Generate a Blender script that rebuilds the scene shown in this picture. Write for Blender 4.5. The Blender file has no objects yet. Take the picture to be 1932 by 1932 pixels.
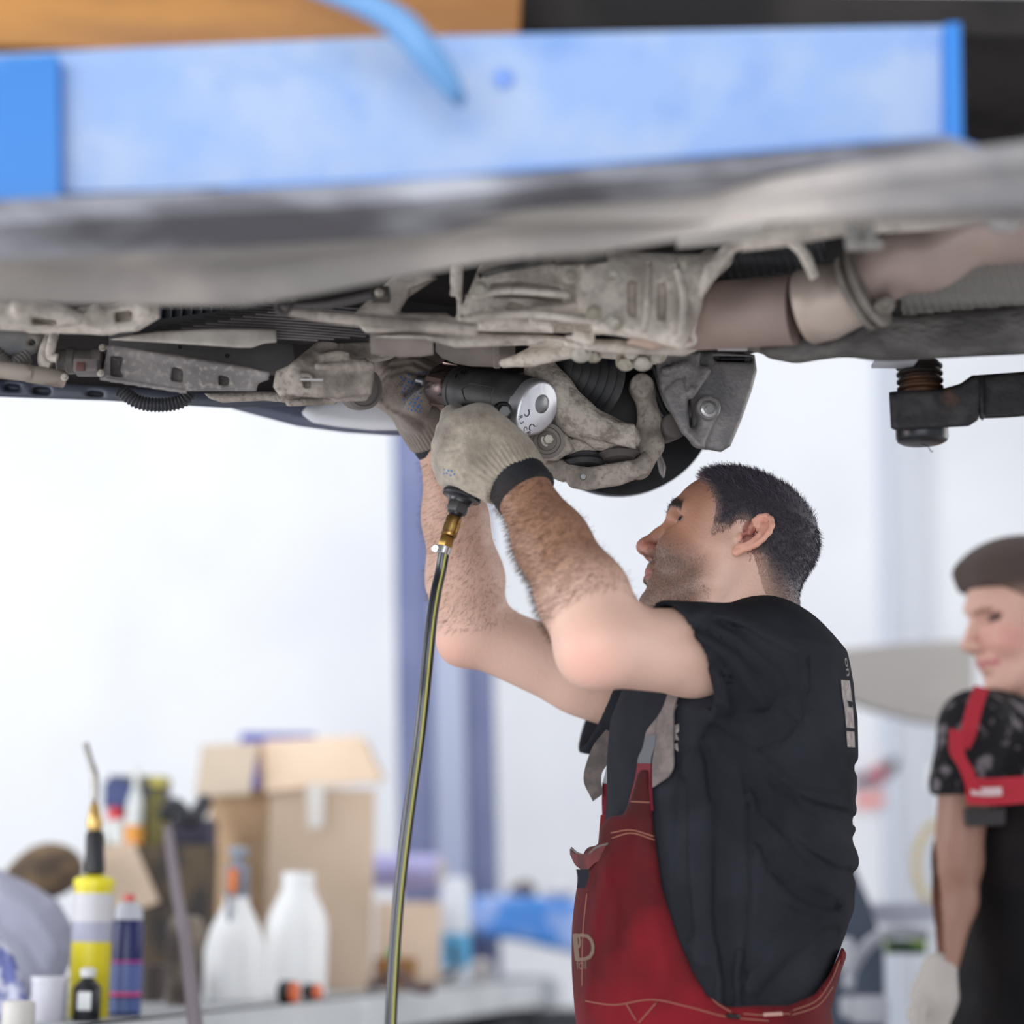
import bpy, bmesh, math, random
import numpy as np
from mathutils import Vector, Matrix, Euler
from mathutils.bvhtree import BVHTree

# ---------------------------------------------------------------- camera, world, lights, exposure
scn = bpy.context.scene
COL = scn.collection
F = 4025.0                      # focal length in pixels of the 1932 px frame
PIT = math.atan(764 / F)
ROL = math.radians(0.7)
CAM = np.array([0.0, 0.0, 1.1])

def cam_axes():
    cp, sp = math.cos(PIT), math.sin(PIT)
    r = np.array([1, 0, 0.]); f = np.array([0, cp, sp]); u = np.array([0, -sp, cp])
    c, s = math.cos(ROL), math.sin(ROL)
    return np.stack([c * r + s * u, -s * r + c * u, -f], 1)
AX = cam_axes()
cam = bpy.data.cameras.new('camera')
cam.sensor_fit = 'HORIZONTAL'; cam.sensor_width = 24.0; cam.lens = 24.0 * F / 1932
cam.clip_start = 0.05; cam.clip_end = 100
camo = bpy.data.objects.new('camera', cam); COL.objects.link(camo)
mw = Matrix.Identity(4)
for i in range(3):
    for j in range(3):
        mw[i][j] = AX[i, j]
    mw[i][3] = CAM[i]
camo.matrix_world = mw
scn.camera = camo
cam.dof.use_dof = True
cam.dof.focus_distance = 2.78
cam.dof.aperture_fstop = 1.08

world = bpy.data.worlds.new('world'); scn.world = world; world.use_nodes = True
bg = world.node_tree.nodes['Background']
bg.inputs['Color'].default_value = (0.86, 0.92, 1.0, 1)
bg.inputs['Strength'].default_value = 0.65

def area(name, loc, target, sx, sy, power, col=(1, 1, 1)):
    l = bpy.data.lights.new(name, 'AREA'); l.shape = 'RECTANGLE'; l.size = sx; l.size_y = sy
    l.energy = power; l.color = col
    o = bpy.data.objects.new(name, l); COL.objects.link(o)
    o.location = loc
    o.rotation_euler = (Vector(target) - Vector(loc)).to_track_quat('-Z', 'Y').to_euler()
    return o
# daylight from the open bay door on the camera side, a left window, a right lamp; added lamp brightens the back wall
area('bay_door_daylight', (-1.0, -3.2, 1.9), (0.3, 2.8, 1.3), 5.0, 3.0, 170, (0.92, 0.96, 1.0))
area('side_window_daylight', (-3.9, 2.2, 1.7), (0.4, 2.9, 1.3), 2.6, 1.6, 60, (0.95, 0.97, 1.0))
area('right_side_lamp', (3.6, 4.2, 1.9), (0.4, 2.9, 1.4), 2.2, 1.6, 35, (1.0, 0.97, 0.95))
area('back_wall_fill', (-0.8, 5.0, 3.5), (-0.6, 7.4, 1.4), 5.5, 0.8, 50, (0.97, 0.98, 1.0))

vs = scn.view_settings
vs.view_transform = 'Standard'; vs.look = 'None'; vs.exposure = 0.38; vs.gamma = 1.0; vs.use_curve_mapping = False
scn.cycles.use_denoising = True
scn.cycles.max_bounces = 6

# ---------------------------------------------------------------- helpers: pixels <-> world
def P(px, py, Y):
    """point of the ray through frame pixel (px, py) at world depth Y"""
    d = AX @ np.array([(px - 966) / F, (966 - py) / F, -1.0])
    return CAM + d * (Y / d[1])
def onz(px, py, z):
    d = AX @ np.array([(px - 966) / F, (966 - py) / F, -1.0])
    return CAM + d * ((z - CAM[2]) / d[2])
def proj(p):
    q = (p - CAM) @ AX
    w = -q[:, 2]
    return 966 + F * q[:, 0] / w, 966 - F * q[:, 1] / w
def lerp(a, b, t): return a + (b - a) * t
def V(a): return Vector((float(a[0]), float(a[1]), float(a[2])))

# ---------------------------------------------------------------- helpers: materials
MATS = {}
def mat(name, col=(0.5, 0.5, 0.5), rough=0.6, metal=0.0, col2=None, scale=20, detail=4, fac=(0.4, 0.6), bump=0.0, bscale=None,
        emit=0, alpha=None, sss=0.0, stretch=None, col3=None, scale3=3, fac3=(0.5, 0.7), attr=None, trans=0, coat=0, sheen=0, ior=None, spec=None):
    if name in MATS: return MATS[name]
    m = bpy.data.materials.new(name); m.use_nodes = True; MATS[name] = m
    nt = m.node_tree; N = nt.nodes; L = nt.links
    b = N['Principled BSDF']
    b.inputs['Base Color'].default_value = (*col, 1)
    b.inputs['Roughness'].default_value = rough; b.inputs['Metallic'].default_value = metal
    tc = N.new('ShaderNodeTexCoord'); mp = N.new('ShaderNodeMapping'); L.new(tc.outputs['Object'], mp.inputs['Vector'])
    if stretch: mp.inputs['Scale'].default_value = stretch
    last = None
    def noise(sc, det=4):
        n = N.new('ShaderNodeTexNoise'); n.inputs['Scale'].default_value = sc; n.inputs['Detail'].default_value = det
        L.new(mp.outputs['Vector'], n.inputs['Vector']); return n
    def mixcol(a, bb, facsock):
        x = N.new('ShaderNodeMix'); x.data_type = 'RGBA'
        L.new(facsock, x.inputs['Factor'])
        for k, v in ((6, a), (7, bb)):
            if isinstance(v, tuple): x.inputs[k].default_value = (*v, 1)
            else: L.new(v, x.inputs[k])
        return x.outputs[2]
    def ramp(n, lo, hi):
        r = N.new('ShaderNodeMapRange'); r.inputs['From Min'].default_value = lo; r.inputs['From Max'].default_value = hi
        L.new(n.outputs['Fac'], r.inputs['Value']); return r.outputs['Result']
    base = col
    if attr:
        at = N.new('ShaderNodeAttribute'); at.attribute_name = attr; base = at.outputs['Color']
    if col2 is not None:
        base = mixcol(base, col2, ramp(noise(scale, detail), *fac))
    if col3 is not None:
        base = mixcol(base, col3, ramp(noise(scale3, 5), *fac3))
    if not isinstance(base, tuple): L.new(base, b.inputs['Base Color'])
    if bump:
        bn = N.new('ShaderNodeBump'); bn.inputs['Strength'].default_value = 1.0; bn.inputs['Distance'].default_value = bump
        L.new(noise(bscale or scale, 5).outputs['Fac'], bn.inputs['Height']); L.new(bn.outputs['Normal'], b.inputs['Normal'])
    if sss:
        b.inputs['Subsurface Weight'].default_value = sss; b.inputs['Subsurface Radius'].default_value = (1, .35, .2); b.inputs['Subsurface Scale'].default_value = 0.008
    if emit:
        b.inputs['Emission Color'].default_value = (*col, 1); b.inputs['Emission Strength'].default_value = emit
    if trans: b.inputs['Transmission Weight'].default_value = trans
    if coat: b.inputs['Coat Weight'].default_value = coat
    if sheen: b.inputs['Sheen Weight'].default_value = sheen
    if spec is not None: b.inputs['Specular IOR Level'].default_value = spec
    if ior: b.inputs['IOR'].default_value = ior
    return m

# ---------------------------------------------------------------- helpers: objects
def tag(o, label=None, cat=None, group=None, kind=None):
    if label: o['label'] = label
    if cat: o['category'] = cat
    if group: o['group'] = group
    if kind: o['kind'] = kind
    return o
def empty(name, loc, label, cat, group=None, rotz=0):
    o = bpy.data.objects.new(name, None); COL.objects.link(o); o.location = V(loc); o.rotation_euler = (0, 0, rotz)
    o.empty_display_size = 0.05
    return tag(o, label, cat, group)
def link(name, me, m=None, parent=None, smooth=True):
    """link a mesh given in world coordinates; keep its place when it gets a parent"""
    o = bpy.data.objects.new(name, me); COL.objects.link(o)
    if m is not None: me.materials.append(m)
    if smooth: me.polygons.foreach_set('use_smooth', [True] * len(me.polygons))
    if parent is not None:
        o.parent = parent
        par = parent; off = Vector((0, 0, 0))
        while par is not None:
            off += par.location; par = par.parent
        o.location = -off
    return o
def arr_mesh(name, verts, faces):
    me = bpy.data.meshes.new(name)
    faces = np.asarray(faces, dtype=np.int32); verts = np.asarray(verts, dtype=np.float32)
    k = faces.shape[1]
    me.vertices.add(len(verts)); me.vertices.foreach_set('co', verts.ravel())
    me.loops.add(faces.size); me.loops.foreach_set('vertex_index', faces.ravel())
    me.polygons.add(len(faces)); me.polygons.foreach_set('loop_start', np.arange(0, faces.size, k, dtype=np.int32))
    me.polygons.foreach_set('loop_total', np.full(len(faces), k, dtype=np.int32))
    me.update(calc_edges=True); me.validate()
    return me
def color_attr(me, name, cols):
    a = me.color_attributes.new(name, 'FLOAT_COLOR', 'POINT')
    c = np.ones((len(cols), 4), dtype=np.float32); c[:, :3] = cols
    a.data.foreach_set('color', c.ravel())
def verts_of(me):
    a = np.empty(len(me.vertices) * 3, dtype=np.float32); me.vertices.foreach_get('co', a); return a.reshape(-1, 3)
def normals_of(me):
    a = np.empty(len(me.vertices) * 3, dtype=np.float32); me.vertices.foreach_get('normal', a); return a.reshape(-1, 3)
def bm_link(name, bm, m, parent=None, bevel=0.0, seg=2, smooth=True, ang=0.6):
    if bevel > 0:
        ed = [e for e in bm.edges if len(e.link_faces) == 2 and e.calc_face_angle(0) > ang]
        if ed: bmesh.ops.bevel(bm, geom=ed, offset=bevel, segments=seg, profile=0.6, affect='EDGES', clamp_overlap=True)
    bmesh.ops.recalc_face_normals(bm, faces=bm.faces)
    me = bpy.data.meshes.new(name); bm.to_mesh(me); bm.free()
    o = link(name, me, m, parent, smooth=False)
    if smooth:
        me.polygons.foreach_set('use_smooth', [True] * len(me.polygons))
        try: me.set_sharp_from_angle(angle=math.radians(40))
        except Exception: pass
    return o
def bm_poly(bm, pts, vec):
    """prism: closed outline pts (3d) swept by vec"""
    vs_ = [bm.verts.new(V(p)) for p in pts]; ws = [bm.verts.new(V(p) + Vector(vec)) for p in pts]
    n = len(pts)
    bm.faces.new(vs_); bm.faces.new(ws[::-1])
    for i in range(n): bm.faces.new((vs_[i], ws[i], ws[(i + 1) % n], vs_[(i + 1) % n]))
def prism(name, px, Y, th, m, parent=None, bevel=0.002, seg=2):
    """outline in frame pixels at depth Y, th metres thick going away"""
    bm = bmesh.new(); bm_poly(bm, [P(a, b, Y) for a, b in px], (0, th, 0))
    return bm_link(name, bm, m, parent, bevel, seg)
def slab(name, px, z, th, m, parent=None, bevel=0.002):
    """outline in frame pixels lying in the horizontal plane z, th metres thick going up"""
    bm = bmesh.new(); bm_poly(bm, [onz(a, b, z) for a, b in px], (0, 0, th))
    return bm_link(name, bm, m, parent, bevel)
def bm_box(bm, c, s, R=None):
    r = bmesh.ops.create_cube(bm, size=1)
    for v in r['verts']:
        q = Vector((v.co.x * s[0], v.co.y * s[1], v.co.z * s[2]))
        if R is not None: q = R @ q
        v.co = q + Vector(c)
def box(name, c, s, m, parent=None, bevel=0.002, R=None, seg=2):
    bm = bmesh.new(); bm_box(bm, V(c), s, R); return bm_link(name, bm, m, parent, bevel, seg)
def frame_of(d):
    d = Vector(d).normalized(); a = Vector((0, 0, 1)) if abs(d.z) < 0.9 else Vector((1, 0, 0))
    x = d.cross(a).normalized(); y = x.cross(d).normalized(); return x, y, d
def bm_lathe(bm, a, d, prof, n=32, cap=True, poly=None):
    """prof = [(t, r)] along direction d from a"""
    x, y, d = frame_of(d); a = V(a); rings = []
    for t, r in prof:
        rings.append([bm.verts.new(a + d * t + (x * math.cos(2 * math.pi * i / n) + y * math.sin(2 * math.pi * i / n)) * max(r, 1e-5)) for i in range(n)])
    for k in range(len(rings) - 1):
        for i in range(n):
            bm.faces.new((rings[k][i], rings[k][(i + 1) % n], rings[k + 1][(i + 1) % n], rings[k + 1][i]))
    if cap:
        bm.faces.new(rings[0][::-1]); bm.faces.new(rings[-1])
def lathe(name, a, d, prof, m, parent=None, n=32, bevel=0.0, ang=0.6):
    bm = bmesh.new(); bm_lathe(bm, a, d, prof, n); return bm_link(name, bm, m, parent, bevel, 2, ang=ang)
def spline(pts, k=8):
    pts = [np.array(p, float) for p in pts]; out = []
    q = [2 * pts[0] - pts[1]] + pts + [2 * pts[-1] - pts[-2]]
    for i in range(1, len(q) - 2):
        for j in range(k):
            t = j / k; a, b, c, d = q[i - 1], q[i], q[i + 1], q[i + 2]
            out.append(0.5 * ((2 * b) + (c - a) * t + (2 * a - 5 * b + 4 * c - d) * t * t + (3 * b - a - 3 * c + d) * t ** 3))
    out.append(pts[-1]); return out
def bm_tube(bm, pts, r, n=12, cap=True, flat=1.0):
    pts = [V(p) for p in pts]; m_ = len(pts); rings = []; up = None
    for i, p in enumerate(pts):
        d = (pts[min(i + 1, m_ - 1)] - pts[max(i - 1, 0)]).normalized()
        if up is None:
            x, y, _ = frame_of(d)
        else:
            x = (up - d * up.dot(d)).normalized(); y = d.cross(x).normalized()
        up = x
        rr = r[i] if isinstance(r, (list, tuple, np.ndarray)) else r
        rings.append([bm.verts.new(p + (x * math.cos(2 * math.pi * k / n) + y * math.sin(2 * math.pi * k / n) * flat) * rr) for k in range(n)])
    for k in range(m_ - 1):
        for i in range(n):
            bm.faces.new((rings[k][i], rings[k][(i + 1) % n], rings[k + 1][(i + 1) % n], rings[k + 1][i]))
    if cap:
        bm.faces.new(rings[0][::-1]); bm.faces.new(rings[-1])
def tube(name, pts, r, m, parent=None, n=12, k=6, flat=1.0):
    if k > 1:
        pp = spline(pts, k)
        if isinstance(r, (list, tuple)):
            r = np.interp(np.linspace(0, len(pts) - 1, len(pp)), range(len(pts)), r)
    else: pp = pts
    bm = bmesh.new(); bm_tube(bm, pp, r, n, True, flat); return bm_link(name, bm, m, parent)
def ribbed(name, pts, r, m, parent=None, pitch=0.008, amp=0.12, n=20):
    pp = spline(pts, 30); L_ = np.concatenate([[0], np.cumsum([np.linalg.norm(pp[i + 1] - pp[i]) for i in range(len(pp) - 1)])])
    tot = L_[-1]; kk = int(tot / pitch * 6) + 2; s = np.linspace(0, tot, kk); pp = np.array(pp)
    q = np.stack([np.interp(s, L_, pp[:, i]) for i in range(3)], 1)
    rr = r * (1 + amp * np.cos(2 * np.pi * s / pitch))
    bm = bmesh.new(); bm_tube(bm, q, list(rr), n); return bm_link(name, bm, m, parent)
def ribbon(name, pts, wv, th, m, parent=None, k=8):
    """strip along pts (spline); wv = list of half width vectors"""
    pp = spline(pts, k); ww = spline(wv, k); bm = bmesh.new(); rings = []
    for i, (p, w) in enumerate(zip(pp, ww)):
        d = V(pp[min(i + 1, len(pp) - 1)] - pp[max(i - 1, 0)]).normalized(); w = V(w); nrm = d.cross(w).normalized() * th / 2
        p = V(p); rings.append([bm.verts.new(p + w + nrm), bm.verts.new(p - w + nrm), bm.verts.new(p - w - nrm), bm.verts.new(p + w - nrm)])
    for a, b in zip(rings, rings[1:]):
        for i in range(4): bm.faces.new((a[i], a[(i + 1) % 4], b[(i + 1) % 4], b[i]))
    bm.faces.new(rings[0][::-1]); bm.faces.new(rings[-1]); return bm_link(name, bm, m, parent)

# ---------------------------------------------------------------- helpers: signed distances and surface nets
def smin(a, b, k):
    h = np.maximum(k - np.abs(a - b), 0) / k
    return np.minimum(a, b) - h * h * k * 0.25
def smax(a, b, k): return -smin(-a, -b, k)
def ell(p, c, r, R=None):
    q = p - np.asarray(c, np.float32)
    if R is not None: q = q @ np.asarray(R, np.float32).T
    r = np.asarray(r, np.float32)
    k0 = np.sqrt(((q / r) ** 2).sum(-1)); k1 = np.sqrt(((q / (r * r)) ** 2).sum(-1)) + 1e-9
    return k0 * (k0 - 1) / k1
def sph(p, c, r): return np.sqrt(((p - np.asarray(c, np.float32)) ** 2).sum(-1)) - r
def cap(p, a, b, ra, rb=None):
    rb = ra if rb is None else rb
    a = np.asarray(a, np.float32); b = np.asarray(b, np.float32); ab = b - a; pa = p - a
    t = np.clip((pa @ ab) / max(float(ab @ ab), 1e-12), 0, 1)
    return np.sqrt(((pa - t[:, None] * ab) ** 2).sum(-1)) - (ra + (rb - ra) * t)
def chain(p, pts, rad, k=0.01):
    d = None
    for i in range(len(pts) - 1):
        e = cap(p, pts[i], pts[i + 1], rad[i], rad[i + 1]); d = e if d is None else smin(d, e, k)
    return d
def rbox(p, c, h, r, R=None):
    q = p - np.asarray(c, np.float32)
    if R is not None: q = q @ np.asarray(R, np.float32).T
    q = np.abs(q) - (np.asarray(h, np.float32) - r)
    return np.sqrt((np.maximum(q, 0) ** 2).sum(-1)) + np.minimum(q.max(-1), 0) - r
def poly2d(x, y, pts):
    """signed distance to a closed 2d outline"""
    pts = np.asarray(pts, np.float32); n = len(pts); d = np.full(x.shape, 1e9, np.float32); inside = np.zeros(x.shape, bool)
    for i in range(n):
        a = pts[i]; b = pts[(i + 1) % n]; e = b - a
        wx = x - a[0]; wy = y - a[1]; t = np.clip((wx * e[0] + wy * e[1]) / (e @ e + 1e-9), 0, 1)
        d = np.minimum(d, (wx - t * e[0]) ** 2 + (wy - t * e[1]) ** 2)
        c = ((a[1] > y) != (b[1] > y))
        xi = a[0] + (y - a[1]) * e[0] / (e[1] if abs(e[1]) > 1e-9 else 1e-9)
        inside ^= c & (x < xi)
    return np.sqrt(d) * np.where(inside, -1, 1)
def pline2d(x, y, pts):
    d = np.full(x.shape, 1e9, np.float32)
    for a, b in zip(pts, pts[1:]):
        ex, ey = b[0] - a[0], b[1] - a[1]; wx = x - a[0]; wy = y - a[1]
        t = np.clip((wx * ex + wy * ey) / (ex * ex + ey * ey + 1e-9), 0, 1)
        d = np.minimum(d, (wx - t * ex) ** 2 + (wy - t * ey) ** 2)
    return np.sqrt(d)
def inflate(p, px, Yc, half, r, pre=None):
    """solid whose outline, seen from the front, is px (frame pixels); depth 2*half about Yc; edges rounded by r"""
    x, y = pre if pre is not None else proj(p)
    d2 = poly2d(x, y, px) * (Yc / F)
    a = d2 + r; b = np.abs(p[:, 1] - Yc) - half + r
    return np.minimum(np.maximum(a, b), 0) + np.sqrt(np.maximum(a, 0) ** 2 + np.maximum(b, 0) ** 2) - r
def creases(p, lst, pre=None):
    """sum of soft ridges (+) and valleys (-) in metres along pixel polylines"""
    x, y = pre if pre is not None else proj(p); s = np.zeros(len(p), np.float32)
    for pts, amp, w in lst:
        d = pline2d(x, y, pts); s += amp * np.exp(-(d / w) ** 2)
    return s
def net(f, lo, hi, h, B=12, margin=1.7):
    """sparse surface nets of f(points)->distance inside the box lo..hi with cell size h"""
    lo = np.asarray(lo, float); hi = np.asarray(hi, float)
    nb = np.ceil((hi - lo) / h / B).astype(int) + 1
    g = np.stack(np.meshgrid(*[np.arange(k) for k in nb], indexing='ij'), -1).reshape(-1, 3)
    cen = (lo + (g * B + B / 2) * h).astype(np.float32)
    dc = np.concatenate([f(cen[i:i + 200000]) for i in range(0, len(cen), 200000)])
    act = g[np.abs(dc) < B * h * 0.87 * margin]
    S = B + 2
    loc = np.stack(np.meshgrid(*[np.arange(S)] * 3, indexing='ij'), -1).reshape(-1, 3) - 1
    nx, ny, nz = (nb * B + 4)
    AV, AI, AF = [], [], []
    CH = 150
    for s0 in range(0, len(act), CH):
        bl = act[s0:s0 + CH]; m = len(bl)
        idx = bl[:, None, :] * B + loc[None]
        pts = (lo + idx.reshape(-1, 3) * h).astype(np.float32)
        d = f(pts).reshape(m, S, S, S)
        sg = d < 0
        c = [d[:, i:S - 1 + i, j:S - 1 + j, k:S - 1 + k] for i in (0, 1) for j in (0, 1) for k in (0, 1)]
        cs = np.stack(c, -1); ss = cs < 0; cnt = ss.sum(-1); mix = (cnt > 0) & (cnt < 8)
        w = np.argwhere(mix)
        if not len(w): continue
        cv = cs[mix]
        acc = np.zeros((len(w), 3)); num = np.zeros(len(w))
        cor = np.array([(i, j, k) for i in (0, 1) for j in (0, 1) for k in (0, 1)])
        for a in range(8):
            for b in range(a + 1, 8):
                if np.abs(cor[a] - cor[b]).sum() != 1: continue
                va, vb = cv[:, a], cv[:, b]; cr = (va < 0) != (vb < 0)
                t = np.where(cr, va / np.where(cr, va - vb, 1), 0)
                acc += cr[:, None] * (cor[a] + t[:, None] * (cor[b] - cor[a])); num += cr
        loc_v = acc / num[:, None]
        gi = bl[w[:, 0]] * B + w[:, 1:] - 1          # global cell index
        AV.append(lo + (gi + loc_v) * h)
        cid = ((gi[:, 0] + 2) * (ny + 4) + gi[:, 1] + 2) * (nz + 4) + gi[:, 2] + 2
        AI.append(cid)
        stride = ((ny + 4) * (nz + 4), nz + 4, 1)
        for ax in range(3):
            o1, o2 = [(1, 2), (2, 0), (0, 1)][ax]
            sl0 = [slice(1, S - 1)] * 3; sl1 = list(sl0); sl1[ax] = slice(2, S)
            s_a = sg[(slice(None), *sl0)]; s_b = sg[(slice(None), *sl1)]
            e = np.argwhere(s_a != s_b)
            if not len(e): continue
            flip = s_a[tuple(e.T)]
            gi2 = bl[e[:, 0]] * B + e[:, 1:]
            cc = ((gi2[:, 0] + 2) * (ny + 4) + gi2[:, 1] + 2) * (nz + 4) + gi2[:, 2] + 2
            q = np.stack([cc - stride[o1] - stride[o2], cc - stride[o2], cc, cc - stride[o1]], 1)
            q[~flip] = q[~flip][:, ::-1]
            AF.append(q)
    Vv = np.concatenate(AV); I = np.concatenate(AI); Q = np.concatenate(AF)
    u, first = np.unique(I, return_index=True); Vv = Vv[first]
    ok = np.isin(Q, u).all(1); Q = Q[ok]
    return Vv.astype(np.float32), np.searchsorted(u, Q).astype(np.int32)
def sdf_obj(name, f, lo, hi, h, m, parent=None, relax=0):
    v, q = net(f, lo, hi, h); me = arr_mesh(name, v, q)
    return link(name, me, m, parent)
def bvh_of(o):
    me = o.data; off = Vector((0, 0, 0)); par = o
    while par is not None: off += par.location; par = par.parent
    return BVHTree.FromPolygons([v.co + off for v in me.vertices], [tuple(p.vertices) for p in me.polygons])
def text_on(name, s, px, Yd, size, bvh, m, parent, right, up, off=0.001, dirv=None, sx=1.0, cut=None):
    """lettering laid on a surface: flat text built about the point, each vertex dropped on the surface along dirv"""
    cu = bpy.data.curves.new(name, 'FONT'); cu.body = s; cu.size = size; cu.align_x = 'CENTER'; cu.align_y = 'CENTER'; cu.extrude = 0; cu.resolution_u = 3
    to = bpy.data.objects.new(name, cu); COL.objects.link(to)
    bpy.context.view_layer.update()
    me = bpy.data.meshes.new_from_object(to.evaluated_get(bpy.context.evaluated_depsgraph_get()))
    bpy.data.objects.remove(to)
    bm = bmesh.new(); bm.from_mesh(me)
    bmesh.ops.triangulate(bm, faces=bm.faces)
    for _ in range(2):
        ed = [e for e in bm.edges if e.calc_length() > size * 0.12]
        if ed: bmesh.ops.subdivide_edges(bm, edges=ed, cuts=1)
    c = V(P(px[0], px[1], Yd)); right = Vector(right); up = Vector(up)
    dv = Vector(dirv).normalized() if dirv is not None else (c - Vector(CAM)).normalized()
    for v in bm.verts:
        q = c + right * v.co.x * sx + up * v.co.y
        hit = bvh.ray_cast(q - dv * 0.3, dv)[0] if bvh else None
        v.co = (hit - dv * off) if hit is not None else q
    me2 = bpy.data.meshes.new(name); bm.to_mesh(me2); bm.free()
    return link(name, me2, m, parent, smooth=False)
# ================================================================ the room
wht = mat('wall_paint', (0.80, 0.81, 0.83), .8, col2=(0.74, 0.75, 0.78), scale=1.3)
def struct(name, c, s, m, bevel=0.0):
    o = box(name, c, s, m, None, bevel); o['kind'] = 'structure'; return o
struct('floor', (0, 2.3, -.05), (9, 12.8, .1), mat('floor_concrete', (0.66, 0.65, 0.64), .5, col2=(0.56, 0.55, 0.55), scale=3, bump=.001))
struct('wall_back', (0, 7.65, 1.9), (9, .1, 3.9), wht)
struct('wall_left', (-4.45, 3.5, 1.9), (.1, 8.2, 3.9), wht)
struct('wall_right', (4.45, 3.5, 1.9), (.1, 8.2, 3.9), wht)
struct('ceiling', (0, 3.5, 3.9), (9, 8.4, .1), mat('ceiling_paint', (0.7, 0.7, 0.7), .9))
# ================================================================ background: lift post, wall strips, workbench and clutter
BZ = 0.93
def at(px, py, dz=0.0): return onz(px, py, BZ) + np.array([0, 0, dz])
# lift post
def post():
    b = P(845, 1500, 6.6); b = np.array([b[0] + .052, b[1], 0.0]); H_ = 3.2
    r = empty('lift_post', b, 'lilac blue steel post of the car lift behind the air hose', 'post')
    lean = Vector((-.036, 0, 1)).normalized(); w = .151
    sec = [(-w, .12), (-w, -.02), (-w + .03, -.05), (-.055, -.06), (-.045, -.09), (.045, -.09), (.055, -.06), (w - .03, -.05), (w, -.02), (w, .12)]
    bm = bmesh.new(); bm_poly(bm, [b + np.array([x, y, 0]) for x, y in sec], lean * H_)
    bm_link('column', bm, mat('post_lilac', (.115, .135, .26), .5, col2=(.15, .17, .30), scale=3), r, .006)
    bm = bmesh.new(); sc2 = [(-.05, -.085), (-.042, -.104), (.042, -.104), (.05, -.085)]
    bm_poly(bm, [b + np.array([x + .012, y, .02]) for x, y in sc2], lean * (H_ - .1)); bm_link('guide_rail', bm, mat('post_pale', (.34, .37, .49), .5), r, .004)
    box('foot_plate', b + np.array([0, 0, .012]), (.34, .22, .02), mat('post_lilac'), r, .003)
post()
for i, (a, b_, c, dd) in enumerate([(1662, 1690, (.56, .60, .68), 7.58), (1712, 1730, (.62, .65, .72), 7.58), (1752, 1762, (.66, .69, .74), 7.58)]):
    x0, x1 = P(a, 1200, dd)[0], P(b_, 1200, dd)[0]
    o = box('trim_%d' % (i + 1), ((x0 + x1) / 2, dd, 1.9), (x1 - x0, .04, 3.8), mat('trim_grey_%d' % i, c, .6), None, .004); o['kind'] = 'structure'
# workbench
f0, f1 = onz(-120, 1966, BZ), onz(1040, 1843, BZ); fd = (f1 - f0); L_ = np.linalg.norm(fd); fd /= L_; bk_ = np.array([-fd[1], fd[0], 0]) * .75
bench = empty('workbench', (f0 + f1) / 2 * np.array([1, 1, 0]), 'pale grey steel workbench loaded with bottles and boxes along the back', 'workbench')
bgm = mat('bench_grey', (.70, .72, .74), .5, col2=(.62, .64, .66), scale=6)
bm = bmesh.new(); bm_poly(bm, [f0, f1, f1 + bk_, f0 + bk_], (0, 0, -.012)); bm_link('worktop', bm, mat('bench_top', (.52, .54, .56), .5, col2=(.38, .39, .41), scale=5), bench, .002)
bm = bmesh.new(); ofs = -bk_ / .75 * .004; bm_poly(bm, [f0 + ofs, f1 + ofs, f1 + bk_ * .05, f0 + bk_ * .05], (0, 0, -.075)); bm_link('front_rail', bm, bgm, bench, .003)
for t_, b2 in ((0.985, .0), (.985, .92), (.5, .02), (.5, .92), (.02, .02), (.02, .92)):
    c = f0 + fd * L_ * t_ + bk_ * b2 * .98; R_ = Matrix((V(fd), V(bk_).normalized(), Vector((0, 0, 1)))).transposed()
    bm = bmesh.new(); bm_box(bm, (c[0], c[1], BZ / 2 - .006), (.08, .06, BZ - .012), R_); bm_link('leg', bm, bgm, bench, .003)
box('dark_under_block', P(820, 1930, 5.6) * np.array([1, 1, 0]) + np.array([-.05, .3, .42]), (.55, .45, .80), mat('under_dark', (.03, .03, .035), .6), bench, .005)  # dark block filling the dark region below the worktop

def bottle(name, px, base, top, wpx, prof, m, label, cat, group=None):
    c = at(px, base); s = c[1] / F; h = (base - top) * s; w = wpx * s / 2
    r = empty(name, c, label, cat, group); lathe('body', c, (0, 0, 1), [(t * h, rr * w) for t, rr in prof], m, r, 32); return r, c, h, w
white = mat('white_hdpe', (.92, .92, .92), .4, sss=.1)
# big jug and spray bottle
r, c, h, w = bottle('white_jug', 556, 1884, 1655, 116, [(0, .92), (.02, 1), (.55, 1), (.66, .92), (.86, .52), (.88, .50), (.885, .52), (1, .52), (1.0, .2)], white, 'large plain white plastic jug without a cap in front of the tall carton', 'jug')
r, c, h, w = bottle('spray_bottle', 440, 1888, 1700, 112, [(0, .94), (.02, 1), (.5, 1), (.7, .82), (.93, .42), (1, .40), (1.0, .1)], white, 'white spray bottle with a grey and orange trigger head', 'spray bottle')
gt = mat('trigger_grey', (.22, .24, .30), .5); ot = mat('trigger_orange', (.85, .22, .04), .5)
s = c[1] / F
lathe('collar', c + np.array([0, 0, h]), (0, 0, 1), [(0, .42 * w), (.012, .42 * w), (.014, .34 * w)], gt, r, 24)
box('trigger_head', c + np.array([0, 0, h + .040]), (.045, .03, .05), gt, r, .006)
box('trigger_lever', c + np.array([-.006, -.024, h + .030]), (.016, .02, .05), ot, r, .004)
lathe('nozzle', c + np.array([0.0, 0, h + .063]), (0, 0, 1), [(0, .008), (.012, .010), (.02, .020), (.032, .021), (.036, .012)], mat('nozzle_grey', (.30, .33, .40), .5), r, 24)
tube('dip_hook', [c + np.array([-.01, -.03, h + .01]), c + np.array([-.01, -.04, h - .03]), c + np.array([-.005, -.035, h - .06])], .005, gt, r, 8)
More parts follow.
